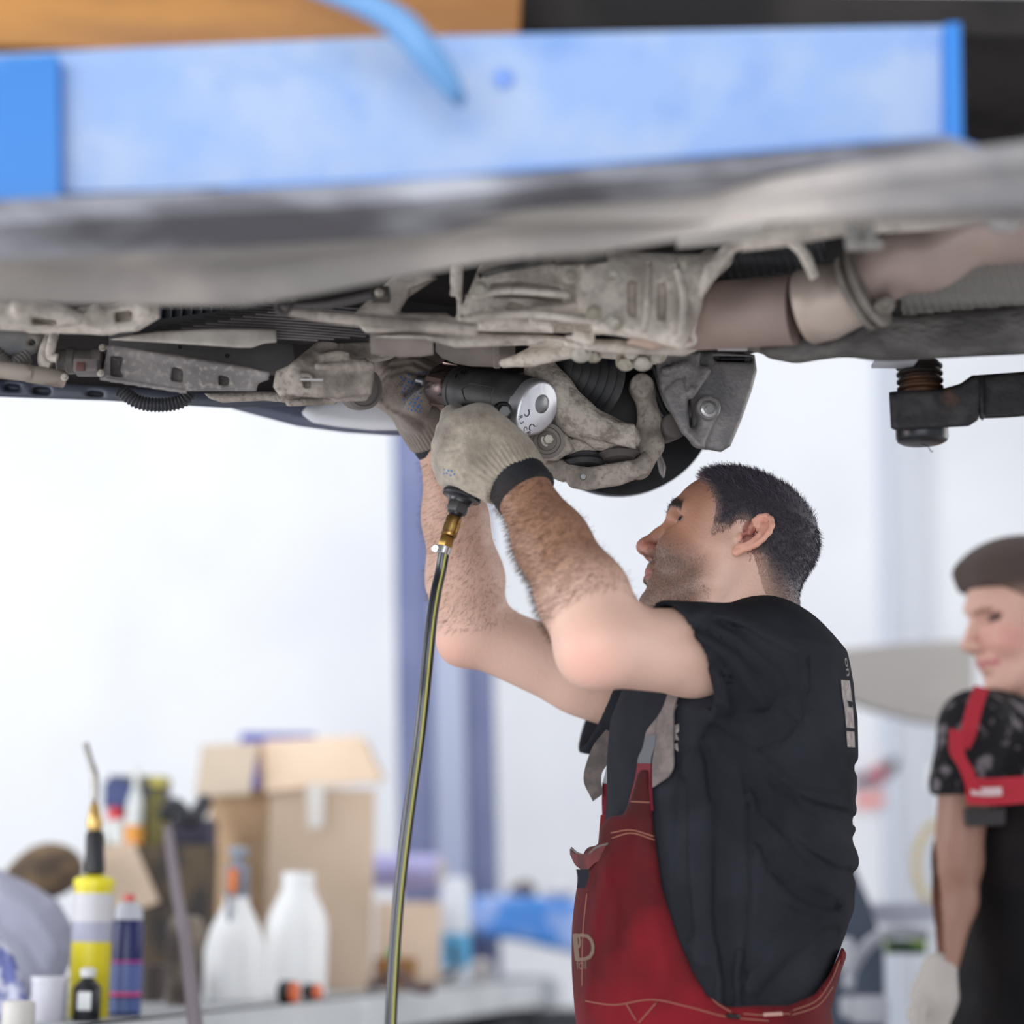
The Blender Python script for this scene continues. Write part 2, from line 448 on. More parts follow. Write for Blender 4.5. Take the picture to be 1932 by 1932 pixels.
# white and blue aerosol on the right
r, c, h, w = bottle('aerosol_can', 858, 1848, 1662, 56, [(0, .96), (.01, 1), (.84, 1), (.87, .93), (.93, .93), (.985, .80), (1, .5)], mat('aero_white', (.74, .78, .84), .35), 'white aerosol can with a blue lower label at the right end of the bench', 'aerosol can')
lathe('label_band', c + np.array([0, 0, h * .12]), (0, 0, 1), [(0, w * 1.01), (h * .33, w * 1.01)], mat('aero_blue', (.10, .42, .72), .4), r, 32)
# yellow cylinder torch
r, c, h, w = bottle('torch_bottle', 166, 1920, 1662, 74, [(0, .96), (.01, 1), (.54, 1), (.545, .97), (.93, .97), (.97, .9), (1, .6)], mat('torch_yellow', (.72, .60, .01), .4), 'yellow gas cylinder with a brass and black torch head', 'gas torch')
lathe('label', c + np.array([0, 0, h * .53]), (0, 0, 1), [(0, w * 1.01), (h * .14, w * 1.01)], mat('lab_grey', (.40, .40, .50), .5), r, 32)
lathe('label', c + np.array([0, 0, h * .67]), (0, 0, 1), [(0, w * 1.01), (h * .20, w * 1.01)], mat('lab_pale', (.62, .60, .62), .5), r, 32)
lathe('cap_ring', c + np.array([0, 0, h * .92]), (0, 0, 1), [(0, w * 1.03), (h * .05, w * 1.03), (h * .07, w * .8)], mat('torch_cap', (.85, .72, .02), .4), r, 32)
s = c[1] / F; tp = c + np.array([0, 0, h])
lathe('grip', tp, (-.05, 0, 1), [(0, 12 * s), (5 * s, 19 * s), (75 * s, 17 * s), (85 * s, 11 * s)], mat('torch_black', (.015, .015, .018), .5), r, 20)
lathe('valve', tp + np.array([-4 * s, 0, 82 * s]), (-.06, 0, 1), [(0, 13 * s), (12 * s, 16 * s), (28 * s, 12 * s), (50 * s, 8 * s), (52 * s, 6 * s)], brs if 'brs' in globals() else mat('torch_brass', (.62, .40, .14), .35, .8), r, 16)
tube('nozzle', [tp + np.array([-7 * s, 0, 130 * s]), tp + np.array([-9 * s, 0, 180 * s]), tp + np.array([-18 * s, 0, 210 * s]), tp + np.array([-30 * s, 0, 245 * s])], [7 * s, 8 * s, 6 * s, 6 * s], mat('torch_steel', (.30, .28, .26), .3, .9), r, 12)
# blue aerosol left
r, c, h, w = bottle('aerosol_can', 234, 1916, 1705, 60, [(0, .96), (.01, 1), (.78, 1), (.81, .93), (.82, .7)], mat('aero_navy', (.012, .018, .11), .35), 'navy aerosol can with pink bands and a red nozzle beside the yellow cylinder', 'aerosol can')
for z0, z1, cc in ((.17, .20, (.75, .06, .25)), (.45, .47, (.5, .04, .3)), (.20, .44, (.10, .14, .38)), (.03, .15, (.08, .13, .35))):
    lathe('label_band', c + np.array([0, 0, h * z0]), (0, 0, 1), [(0, w * 1.01), (h * (z1 - z0), w * 1.01)], mat('band%.2f' % z0, cc, .4), r, 32)
lathe('cap', c + np.array([0, 0, h * .82]), (0, 0, 1), [(0, w * .9), (h * .06, w * .88), (h * .14, w * .70), (h * .16, w * .3)], mat('cap_pale2', (.55, .56, .62), .4), r, 28)
lathe('nozzle', c + np.array([0, 0, h * .98]), (0, 0, 1), [(0, w * .35), (h * .06, w * .33)], mat('nozzle_red', (.7, .12, .10), .4), r, 16)
# small black bottle, white cup
r, c, h, w = bottle('small_bottle', 162, 1926, 1830, 50, [(0, .95), (.02, 1), (.62, 1), (.75, .6), (.8, .35), (.82, .35)], mat('bottle_black', (.012, .012, .014), .35), 'small black bottle with a white knob cap in front of the yellow cylinder', 'bottle')
lathe('cap', c + np.array([0, 0, h * .8]), (0, 0, 1), [(0, w * .3), (h * .02, w * .55), (h * .16, w * .62), (h * .2, w * .3)], mat('cap_white', (.7, .7, .7), .4), r, 20)
box('label', c + np.array([0, -w * .98, h * .38]), (w * 1.0, .002, h * .34), mat('cap_white'), r, .0005)
r, c, h, w = bottle('paint_pot', 90, 1926, 1846, 66, [(0, .92), (.03, .95), (.86, 1), (.87, 1.05), (.97, 1.05), (1, 1)], mat('pot_white', (.62, .60, .66), .4), 'white lidded pot standing left of the small black bottle', 'pot')
r, c, h, w = bottle('paint_pot', 34, 1936, 1890, 60, [(0, .92), (.03, 1), (.86, 1), (.97, .9), (1, .6)], mat('pot_cream', (.66, .62, .58), .5), 'low cream pot at the left edge of the bench', 'pot')
# two orange and black caps lying on the bench
for x_, y_, lb in ((528, 1884, 'black cap with an orange face lying before the spray bottle'), (572, 1882, 'smaller orange faced cap lying before the white jug')):
    c = at(x_, y_ + 10, .022); r = empty('screw_cap', c, lb, 'cap')
    k = 1.0 if x_ == 528 else .7
    lathe('body', c, (1, -.25, 0), [(0, .019 * k), (.003, .022 * k), (.024, .022 * k)], mat('cap_black', (.02, .02, .02), .5), r, 24)
    lathe('face', c + np.array([.023, -.006, 0]), (1, -.25, 0), [(0, .020 * k), (.010, .020 * k), (.012, .012)], mat('cap_orange', (.80, .17, .06), .5), r, 24)
# tall carton with open flaps
kr = mat('cardboard', (.78, .60, .45), .8, col2=(.70, .53, .39), scale=4); kr_shaded = mat('cardboard_shaded', (.58, .39, .23), .8, col2=(.40, .25, .14), scale=4); kri = mat('cardboard_inner', (.58, .47, .36), .8)  # the darker second card is a shaded copy of the first
Yb = 5.0
r = empty('cardboard_box', (P(600, 1860, Yb)[0], Yb + .15, BZ), 'tall brown cardboard carton with open flaps standing on the bench', 'box')
A, B, D = P(497, 1860, Yb), P(700, 1860, Yb + .02), P(388, 1860, Yb + .16); A[2] = B[2] = D[2] = BZ + .002
E_ = B + (D - A); hh = P(500, 1488, Yb)[2] - BZ
bm = bmesh.new(); bm_poly(bm, [A, B, E_, D], (0, 0, hh)); 
o_ = bm_link('carton', bm, kr, r, .002, smooth=False)
def quad(name, pts, m, parent, th=.004):
    bm = bmesh.new(); n = (V(pts[1]) - V(pts[0])).cross(V(pts[2]) - V(pts[0])).normalized() * th; bm_poly(bm, pts, n); return bm_link(name, bm, m, parent, 0, smooth=False)
up_ = np.array([0, 0, hh]); nl = np.array([-.006, -.004, 0])
quad('shaded_side', [A + nl, D + nl, D + up_ + nl, A + up_ + nl], kr_shaded, r, .002)  # thin darker skin puts shade into the left side's colour
q = lambda x, y, Y: P(x, y, Y)
quad('flap', [q(500, 1496, Yb - .02), q(722, 1474, Yb + .0), q(684, 1390, Yb + .10), q(498, 1398, Yb + .10)], kr, r)
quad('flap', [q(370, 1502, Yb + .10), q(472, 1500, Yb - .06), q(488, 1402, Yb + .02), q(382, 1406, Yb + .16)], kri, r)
quad('flap', [q(684, 1392, Yb + .12), q(694, 1400, Yb + .14), q(726, 1470, Yb + .25), q(712, 1480, Yb + .06)], kr_shaded, r)
quad('flap', [q(485, 1402, Yb + .12), q(505, 1400, Yb + .13), q(515, 1485, Yb + .03), q(490, 1490, Yb + .02)], kr_shaded, r)
quad('tape', [q(578, 1480, Yb - .015), q(612, 1478, Yb - .015), q(610, 1562, Yb - .015), q(580, 1562, Yb - .015)], mat('tape_pale', (.80, .76, .70), .4), r, .002)
tag(box('blue_board', (P(525, 1388, Yb + .42)[0], Yb + .42, (BZ + P(525, 1384, Yb + .42)[2]) / 2), (.19, .012, P(525, 1384, Yb + .42)[2] - BZ), mat('lid_blue', (.05, .07, .42), .5), None, .002), 'thin blue board standing behind the tall carton, only its top edge showing', 'board')
# small box with a paper roll on top
Y2 = 5.6
sb = box('carton', (P(768, 1740, Y2)[0], Y2 + .12, BZ + .105), (.165, .24, .20), kr, None, .002); sb.name = 'small_carton'
tag(sb, 'small brown carton under the lilac paper roll', 'box')
r = empty('paper_roll', P(780, 1645, Y2), 'lilac wrapped paper roll lying on the small carton', 'roll')
lathe('wrap', P(692, 1643, Y2 + .1), (1, -.25, 0), [(0, .040), (.002, .044), (.20, .044), (.202, .040)], mat('roll_lilac', (.42, .40, .68), .5), r, 32)
lathe('core', P(692, 1643, Y2 + .1) + .202 * np.array([.97, -.2425, 0]), (1, -.25, 0), [(0, .038), (.003, .038), (.0035, .014)], mat('roll_end', (.62, .55, .50), .6), r, 32)
tag(box('stacked_box', at(745, 1864, .036), (.10, .08, .07), mat('box_brown', (.35, .17, .05), .7), None, .002), 'dark brown box low beside the tall carton', 'box')
tag(lathe('green_cap', at(738, 1864, .072), (0, 0, 1), [(0, .012), (.015, .012), (.018, .006)], mat('green_cap', (.10, .55, .10), .5), None, 16), 'bright green cap on the brown box beside the hose', 'cap')
tag(lathe('tape_roll', at(905, 1853, .032), (.3, -1, 0), [(0, .03), (.03, .03), (.031, .014), (-.001, .014)], mat('tape_white', (.62, .60, .62), .5), None, 28), 'white roll leaning right of the blue and white aerosol', 'roll')
# cable tangle
cb = mat('cable_dark', (.04, .035, .045), .5)
c = at(790, 1850)
tag(tube('cable_loop', [c + np.array(v) for v in ((-.12, 0, .01), (-.09, .02, .07), (-.02, 0, .10), (.04, -.03, .05), (.06, -.05, .008), (.10, -.02, .03), (.09, 0, .10))], .010, cb, None, 12), 'dark cable arching on the bench between carton and aerosol', 'cable')
tag(tube('cable_loop', [at(716, 1872) + np.array(v) for v in ((-.02, -.05, .012), (.02, -.02, .035), (.05, -.04, .04), (.08, -.08, .014), (.12, -.12, .012))], .011, mat('cable_brown', (.10, .06, .06), .6), None, 12), 'brown cable heap at the foot of the tall carton', 'cable')
# left rear clutter
def tag_box(name, x, y, Y, w, h, d, m, label, cat, rot=0.0):
    c = P(x, y, Y); return tag(box(name, c, (w * Y / F, d, h * Y / F), m, None, .003, Euler((0, rot, 0)).to_matrix()), label, cat)
clu = mat('clutter_brown', (.10, .07, .04), .7, col2=(.03, .025, .025), scale=14, fac=(.45, .6), col3=(.28, .2, .08), scale3=8, fac3=(.6, .7))
tag_box('parts_crate', 300, 1735, 4.7, 190, 270, .18, clu, 'dark brown crate of mixed parts behind the blue aerosol', 'crate')
tag_box('tin', 262, 1532, 4.71, 104, 130, .10, mat('tin_yellow', (.20, .17, .03), .5, col2=(.05, .06, .14), scale=9, fac=(.5, .55)), 'dark yellow and navy tin on top of the crate', 'tin')
tag_box('yellow_tin', 300, 1476, 4.66, 26, 18, .06, mat('lid_yellow', (.55, .48, .08), .5), 'small yellow tin on the dark tin', 'tin')
tag_box('blue_carton', 225, 1500, 4.65, 50, 50, .06, mat('carton_navy', (.05, .07, .20), .5), 'small navy carton beside the dark tin', 'box')
r = empty('glue_tube', P(251, 1600, 4.628), 'slim white and orange tube standing before the dark tin', 'tube')
c = P(251, 1600, 4.628); s = 4.628 / F
lathe('body', c, (0, 0, 1), [(0, 17 * s), (42 * s, 17 * s)], mat('tube_orange', (.85, .35, .05), .4), r, 20)
lathe('neck', c + np.array([0, 0, 42 * s]), (0, 0, 1), [(0, 16 * s), (40 * s, 16 * s), (70 * s, 7 * s), (112 * s, 5 * s)], mat('tube_white', (.78, .80, .78), .4), r, 20)
r = empty('glue_bottle', P(222, 1598, 4.635), 'white bottle with a red cap leaning behind the yellow cylinder', 'bottle')
c = P(226, 1599, 4.635)
lathe('body', c, (-.16, 0, 1), [(0, 19 * s), (48 * s, 19 * s), (56 * s, 10 * s)], mat('tube_white'), r, 20)
lathe('cap', c + np.array([-9 * s, 0, 52 * s]), (-.16, 0, 1), [(0, 16 * s), (22 * s, 13 * s), (26 * s, 6 * s)], mat('cap_red', (.75, .03, .04), .4), r, 20)
tag_box('dark_bag', 348, 1700, 4.90, 100, 300, .12, mat('bag_navy', (.03, .03, .06), .7, col2=(.10, .09, .13), scale=10), 'dark navy bag slumped against the tall carton', 'bag')
tag(tube('hose_loop', [P(305, 1545, 4.6), P(330, 1520, 4.6), P(360, 1548, 4.6), P(388, 1510, 4.65)], .018, mat('handle_black', (.012, .012, .018), .5), None, 12), 'thick black hose loop arching above the navy bag', 'hose')
tag(prism('cardboard_sheet', [(178, 1598), (252, 1590), (300, 1702), (262, 1716), (196, 1716)], 4.595, .012, kr, None, .001), 'loose cardboard sheet tilted behind the blue aerosol', 'cardboard')
def lump(p): return smin(ell(p, P(95, 1640, 4.5), (.07, .06, .055)), ell(p, P(60, 1660, 4.5), (.06, .05, .04)), .03).astype(np.float32)
tag(sdf_obj('brown_rag', lump, P(80, 1650, 4.5) - .16, P(80, 1650, 4.5) + .16, .008, mat('rag_brown', (.20, .13, .07), .9, col2=(.08, .055, .04), scale=18)), 'crumpled brown rag heaped behind the grey cover', 'rag')
GRC = P(20, 1790, 3.9)
def cover(p):
    x, y = proj(p)
    d = inflate(p, [(-80, 1625), (0, 1640), (60, 1668), (110, 1700), (136, 1745), (140, 1800), (120, 1850), (100, 1880), (-80, 1890)], 3.9, .12, .05, (x, y))
    return (d - creases(p, [([(0, 1690), (60, 1720), (110, 1790)], .006, 12), ([(0, 1740), (50, 1780), (90, 1850)], -.006, 10), ([(20, 1660), (80, 1700)], -.004, 8)], (x, y))).astype(np.float32)
tag(sdf_obj('grey_cover', cover, GRC - np.array([.2, .2, .2]), GRC + np.array([.16, .2, .2]), .006, mat('cover_lilac', (.40, .40, .50), .8, col2=(.33, .33, .42), scale=5)), 'draped lilac grey cover at the left edge of the bench', 'cover')
def pcl(p):
    x, y = proj(p); return (inflate(p, [(-60, 1745), (0, 1752), (25, 1800), (50, 1870), (62, 1920), (-60, 1940)], 3.5, .04, .02, (x, y)) - creases(p, [([(0, 1760), (20, 1900)], -.005, 6)], (x, y))).astype(np.float32)
c = P(0, 1850, 3.5)
tag(sdf_obj('patterned_cloth', pcl, c - .12, c + .12, .005, mat('cloth_pattern', (.60, .60, .72), .8, col2=(.16, .18, .42), scale=22, fac=(.48, .55))), 'white and blue patterned cloth hanging at the far left edge', 'cloth')
tag(tube('pry_bar', [P(316, 1562, 4.2), P(330, 1660, 4.0), P(350, 1780, 3.7), P(375, 1990, 3.35)], [.009, .010, .011, .013], mat('bar_steel', (.20, .16, .18), .5, .4), None, 10, flat=.6), 'long flat steel bar leaning at a slant before the bench clutter', 'bar')
tag(lathe('filter_can', at(345, 1896), (0, 0, 1), [(0, .030), (.002, .032), (.14, .036), (.16, .03), (.165, .02)], mat('filter_brown', (.25, .20, .15), .6, col2=(.07, .05, .04), scale=14), None, 28), 'brown grimy canister between the blue aerosol and spray bottle', 'canister')
tag(lathe('tin_cup', at(285, 1890), (0, 0, 1), [(0, .026), (.07, .028), (.072, .02)], mat('tin_dark', (.07, .05, .045), .5), None, 24), 'dark tin cup right of the blue aerosol', 'cup')
# blue cabinet beyond the bench
r = empty('tool_cabinet', P(1000, 1750, 6.0) * np.array([1, 1, 0]), 'dark tool cabinet with a bright blue sheet over its top', 'cabinet')
box('body', (P(1010, 1750, 6.25)[0], 6.31, .42), (.40, .28, .84), mat('cab_black', (.02, .02, .028), .5), r, .006)
def sheet_(p):
    x, y = proj(p)
    d = inflate(p, [(886, 1692), (960, 1688), (1100, 1700), (1140, 1712), (1140, 1806), (1080, 1800), (980, 1775), (900, 1762), (886, 1740)], 6.30, .15, .02, (x, y)); return d.astype(np.float32)
c = P(1010, 1745, 6.30)
sdf_obj('blue_sheet', sheet_, c - .32, c + .32, .010, mat('sheet_blue', (.04, .22, .65), .4, col2=(.30, .42, .75), scale=7, fac=(.48, .6)), r)
for x_, w_, m_, lb in ((985, .040, mat('heap_brown', (.10, .07, .07), .7), 'small brown heap on the blue sheet'), (1056, .048, mat('heap_white', (.62, .6, .6), .7), 'small white crumpled wad on the blue sheet')):
    c = P(x_, 1681, 6.3)
    tag(sdf_obj('rag_wad', lambda p, c=c, w_=w_: smin(ell(p, c, (w_, .04, .022)), ell(p, c + np.array([w_ * .3, 0, .008]), (w_ * .5, .03, .02)), .02).astype(np.float32), c - .1, c + .1, .008, m_), lb, 'rag')
# ---- things behind the mechanic on the right
_bp = tag(prism('body_panel', [(1540, 1232), (1600, 1224), (1700, 1214), (1810, 1208), (1838, 1216), (1838, 1352), (1790, 1364), (1740, 1358), (1650, 1334), (1560, 1300)], 5.2, .10, mat('panel_beige', (.44, .41, .38), .5, col2=(.38, .35, .33), scale=3), None, .03), 'pale beige car body panel hung up behind the two men', 'panel')
for _x in (1572, 1868):
    _q = P(_x, 1300, 5.25)
    lathe('support', (_q[0], 5.25, 0), (0, 0, 1), [(0, .10), (.015, .10), (.02, .016), (_q[2], .016)], mat('support_grey', (.4, .4, .42), .5), _bp, 16)
tag(prism('red_bracket', [(1606, 1468), (1650, 1452), (1680, 1432), (1694, 1430), (1690, 1456), (1660, 1474), (1612, 1482)], 7.56, .05, mat('brk_red', (.50, .03, .05), .5, col2=(.03, .04, .10), scale=9, fac=(.45, .6)), None, .01), 'red and dark tool hanging on the back wall by the t-shirt', 'tool')
tag(prism('red_cloth', [(1612, 1500), (1680, 1496), (1676, 1516), (1616, 1524)], 7.575, .03, mat('cl_pink', (.8, .30, .28), .6), None, .01), 'faded red rag below the red tool on the wall', 'rag')
cc = P(1775, 1635, 5.3); ring = [cc + np.array([.075 * math.cos(t) * .8, 0, .105 * math.sin(t)]) for t in np.linspace(0, 2 * math.pi, 25)]
tag(tube('hose_coil', ring, .011, mat('coil_yellow', (.62, .50, .28), .5), None, 10, 2), 'loop of yellowish hose hanging behind the younger man', 'hose')
r = empty('white_stand', P(1783, 1560, 4.6) * np.array([1, 1, 0]), 'thin white stand with a bottle beside the younger mechanic', 'stand')
x0 = P(1783, 1500, 4.6)
lathe('pole', (x0[0], 4.6, 0), (0, 0, 1), [(0, .08), (.02, .08), (.03, .012), (P(1783, 1400, 4.6)[2], .012)], mat('stand_cream', (.72, .72, .62), .4), r, 20)
lathe('bottle', P(1782, 1562, 4.6), (0, 0, 1), [(0, .016), (.12, .016), (.14, .010), (.16, .010)], mat('stand_white', (.85, .85, .80), .4), r, 20)
lathe('bottle', P(1762, 1490, 4.65), (0, 0, 1), [(0, .014), (.05, .014), (.055, .006)], mat('stand_white'), r, 20)
# dark machine with shelf, pipe and small things
r = empty('tyre_machine', P(1650, 1800, 4.6) * np.array([1, 1, 0]), 'dark blue workshop machine with a bent grey pipe behind the mechanic', 'machine')
prism('column', [(1560, 1590), (1596, 1600), (1640, 1700), (1668, 1790), (1672, 1990), (1540, 1990)], 4.7, .22, mat('machine_navy', (.05, .065, .10), .5), r, .02)
prism('tray', [(1640, 1706), (1762, 1702), (1764, 1738), (1700, 1744), (1640, 1738)], 4.9, .2, mat('tray_lilac', (.42, .42, .52), .5), r, .01)
box('base', (P(1670, 1900, 4.8)[0], 4.95, .40), (.36, .35, .80), mat('machine_black', (.02, .02, .022), .6), r, .01)
tube('bent_pipe', [P(1600, 1870, 4.5), P(1606, 1830, 4.5), P(1640, 1780, 4.5), P(1690, 1756, 4.5), P(1750, 1762, 4.5)], .013, mat('pipe_grey', (.36, .37, .40), .4, .5), r, 12)
box('green_tag', P(1708, 1786, 4.6), (.08, .05, .030), mat('tag_green', (.16, .26, .02), .5, col2=(.02, .05, .02), scale=16, fac=(.48, .55)), r, .004)
for x_, y_, w_, h_ in ((1596, 1800, 26, 60), (1598, 1900, 22, 40), (1640, 1905, 70, 50)):
    box('fitting', P(x_, y_, 4.45), (w_ * 4.45 / F, .05, h_ * 4.45 / F), mat('fit_grey', (.45, .46, .5), .4), r, .012)
tag(box('blue_case', P(1818, 1880, 4.4), (.034, .10, .22), mat('panel_blue', (.02, .10, .42), .5), None, .006), 'upright blue case between the arm and overalls of the younger man', 'case')
# ================================================================ the raised car seen from below
dust = mat('dusty_metal', (0.46, 0.395, 0.34), .8, col2=(0.14, 0.115, 0.10), scale=22, fac=(.46, .70), col3=(0.24, 0.20, 0.17), scale3=140, fac3=(.50, .72), bump=.0022, bscale=130)
cast = mat('cast_alloy', (0.70, 0.62, 0.54), .7, col2=(0.28, 0.235, 0.20), scale=16, fac=(.48, .70), col3=(0.42, 0.36, 0.31), scale3=120, fac3=(.50, .75), bump=.002, bscale=110)
dark = mat('dark_rubber', (0.022, 0.021, 0.024), .55, col2=(0.06, 0.055, 0.05), scale=20, fac=(.5, .8), bump=.0006, bscale=120)
blkp = mat('black_plastic', (0.035, 0.036, 0.042), .5, col2=(0.10, 0.09, 0.08), scale=9, fac=(.45, .75))
greyp = mat('grey_tray', (0.46, 0.405, 0.37), .7, col2=(0.20, 0.19, 0.195), scale=5, fac=(.40, .65), col3=(0.32, 0.29, 0.26), scale3=2.5, fac3=(.5, .7))
pipe = mat('exhaust_steel', (0.40, 0.30, 0.26), .5, .25, col2=(0.27, 0.20, 0.175), scale=7, fac=(.4, .7), bump=.0004, bscale=200)
bolt_m = mat('bolt_zinc', (0.50, 0.46, 0.40), .45, .4, col2=(.3, .26, .2), scale=50)
shld = mat('heat_shield', (0.10, 0.10, 0.105), .5, .5)
car = empty('car', (0, 2.4, 1.80), 'car raised on the lift, its dusty underbody, exhaust and front axle seen from below', 'car')
def C(o): return o
# --- floor of the body over everything (dark void above the parts)
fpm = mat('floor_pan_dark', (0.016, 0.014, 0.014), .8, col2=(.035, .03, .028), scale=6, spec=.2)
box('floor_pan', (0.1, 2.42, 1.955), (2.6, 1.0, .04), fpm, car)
prism('shade_backing', [(-800, 430), (2700, 430), (2700, 620), (1440, 650), (1400, 668), (1250, 690), (1000, 700), (800, 742), (430, 742), (-60, 730), (-800, 700)], 2.90, .03, fpm, car)  # added dark sheet imitating the shade behind the parts
# --- near side tray, a shallow moulded sheet
def sheet(name, px_far, z, near_y, m, th=.018, wav=None):
    far = [onz(a, b, z) for a, b in px_far]; bm = bmesh.new(); n = 26; rows = []
    xs = np.array([f[0] for f in far]); ys = np.array([f[1] for f in far])
    X = np.linspace(xs[0], xs[-1], 130); YF = np.interp(X, xs, ys)
    for j in range(n + 1):
        t = j / n; row = []
        for x, yf in zip(X, YF):
            y = near_y + (yf - near_y) * t; zz = z + (wav(x, y, t) if wav else 0); row.append(bm.verts.new((x, y, zz)))
        rows.append(row)
    top = [[bm.verts.new(v.co + Vector((0, 0, th))) for v in row] for row in rows]
    W = len(X)
    for j in range(n):
        for i in range(W - 1):
            bm.faces.new((rows[j][i], rows[j][i + 1], rows[j + 1][i + 1], rows[j + 1][i])); bm.faces.new((top[j][i], top[j + 1][i], top[j + 1][i + 1], top[j][i + 1]))
    for i in range(W - 1):
        bm.faces.new((rows[0][i], top[0][i], top[0][i + 1], rows[0][i + 1])); bm.faces.new((rows[n][i], rows[n][i + 1], top[n][i + 1], top[n][i]))
    for j in range(n):
        bm.faces.new((rows[j][0], rows[j + 1][0], top[j + 1][0], top[j][0])); bm.faces.new((rows[j][-1], top[j][-1], top[j + 1][-1], rows[j + 1][-1]))
    return bm_link(name, bm, m, car)
sheet('undertray', [(-800, 530), (0, 560), (250, 566), (480, 574), (620, 550), (760, 520), (900, 492), (1150, 460), (1300, 430), (1450, 388), (1700, 350), (1960, 318), (2700, 215)], 1.725, 1.86, greyp, .02,
      lambda x, y, t: .010 * math.sin(x * 6 + 1) * math.sin(t * 3.1) - .012 * math.exp(-((t - .75) / .08) ** 2) + .006 * math.sin(t * 14) )
# turned-up edge of the tray
tube('tray_rim', [onz(a, b, 1.733) for a, b in ((1000, 478), (1150, 461), (1300, 431), (1450, 389), (1700, 351), (1960, 319), (2700, 216))], .007, dust, car, 10)
# --- ribbed cooling panel
prism('ribbed_panel', [(285, 604), (420, 586), (520, 566), (700, 562), (960, 590), (960, 640), (700, 638), (560, 642), (430, 636), (250, 630)], 2.575, .02, mat('rib_back', (0.035, 0.032, 0.034), .6), car, .002)
ribm = mat('rib_grey', (0.22, 0.195, 0.19), .6, col2=(.10, .09, .095), scale=9)
for i in range(13):
    t = i / 12; a = lerp(np.array([252., 628]), np.array([520., 571]), t); b_ = lerp(np.array([600., 642]), np.array([960., 612]), t)
    tube('rib', [P(a[0], a[1], 2.55), P((a[0] + b_[0]) / 2, (a[1] + b_[1]) / 2 - 3, 2.55), P(b_[0], b_[1], 2.55)], .0013, ribm, car, 6, 4)
tube('rib_panel_rim', [P(520, 573, 2.37), P(560, 590, 2.37), (P(700, 606, 2.36)), P(900, 622, 2.35)], [.004, .006, .008, .008], dust, car, 10)
lathe('rib_panel_boss', P(535, 580, 2.37), (0, -1, -.2), [(0, .011), (.008, .010), (.009, .006), (.004, .005)], mat('boss_dark', (.06, .05, .05), .5), car, 20)
# --- radiator core with fins
box('radiator', P(402, 592, 2.62), (.165, .05, .030), mat('radiator_navy', (0.018, 0.022, 0.035), .5), car)
for i in range(11):
    box('radiator_fin', P(305 + i * 19, 592 - i * .4, 2.59), (.0025, .012, .030), mat('fin_grey', (0.06, 0.065, 0.08), .5), car, 0)
box('radiator_rim', P(420, 572, 2.585), (.19, .03, .006), dust, car)

# --- cast pieces as smooth solids
def px_solid(name, prims, Ybox, pxbox, m, h=.004, cuts=(), cr=(), k=.008, parent=car):
    """prims: list of functions p->distance blended; cuts: subtracted"""
    def f(p):
        xy = proj(p); d = None
        for g in prims:
            e = g(p, xy); d = e if d is None else smin(d, e, k)
        for g in cuts: d = smax(d, -g(p, xy), k * .7)
        if cr: d = d - creases(p, cr, xy)
        return d.astype(np.float32)
    cs = np.array([P(a, b, Y) for a in (pxbox[0], pxbox[2]) for b in (pxbox[1], pxbox[3]) for Y in Ybox])
    return sdf_obj(name, f, cs.min(0) - .01, cs.max(0) + .01, h, m, parent)
def INF(px, Y, half, r): return lambda p, xy: inflate(p, px, Y, half, r, xy)
def CAP(a, b, r, r2=None): return lambda p, xy: cap(p, P(*a), P(*b), r, r2)
def SPH(a, r): return lambda p, xy: sph(p, P(*a), r)
def CYL(a, axis, r, half, rr=.002):
    c = P(*a); ax = np.array(axis, float); ax /= np.linalg.norm(ax)
    def g(p, xy):
        q = p - c; t = q @ ax; rad = np.sqrt(np.maximum((q * q).sum(1) - t * t, 0))
        u = rad - r + rr; w = np.abs(t) - half + rr
        return np.minimum(np.maximum(u, w), 0) + np.sqrt(np.maximum(u, 0) ** 2 + np.maximum(w, 0) ** 2) - rr
    return g
def bolt(px_, py_, Y, r=.009, d=(0, -1, -.25), h=.008, m=bolt_m, name='bolt', parent=car):
    c = P(px_, py_, Y); dv = V(d).normalized()
    bm = bmesh.new(); bm_lathe(bm, c, dv, [(0, r * 1.35), (.0015, r * 1.35), (.0018, r)], 20); bm_lathe(bm, V(c) + dv * .0016, dv, [(0, r), (h - .001, r), (h, r * .85)], 6)
    return bm_link(name, bm, m, parent)

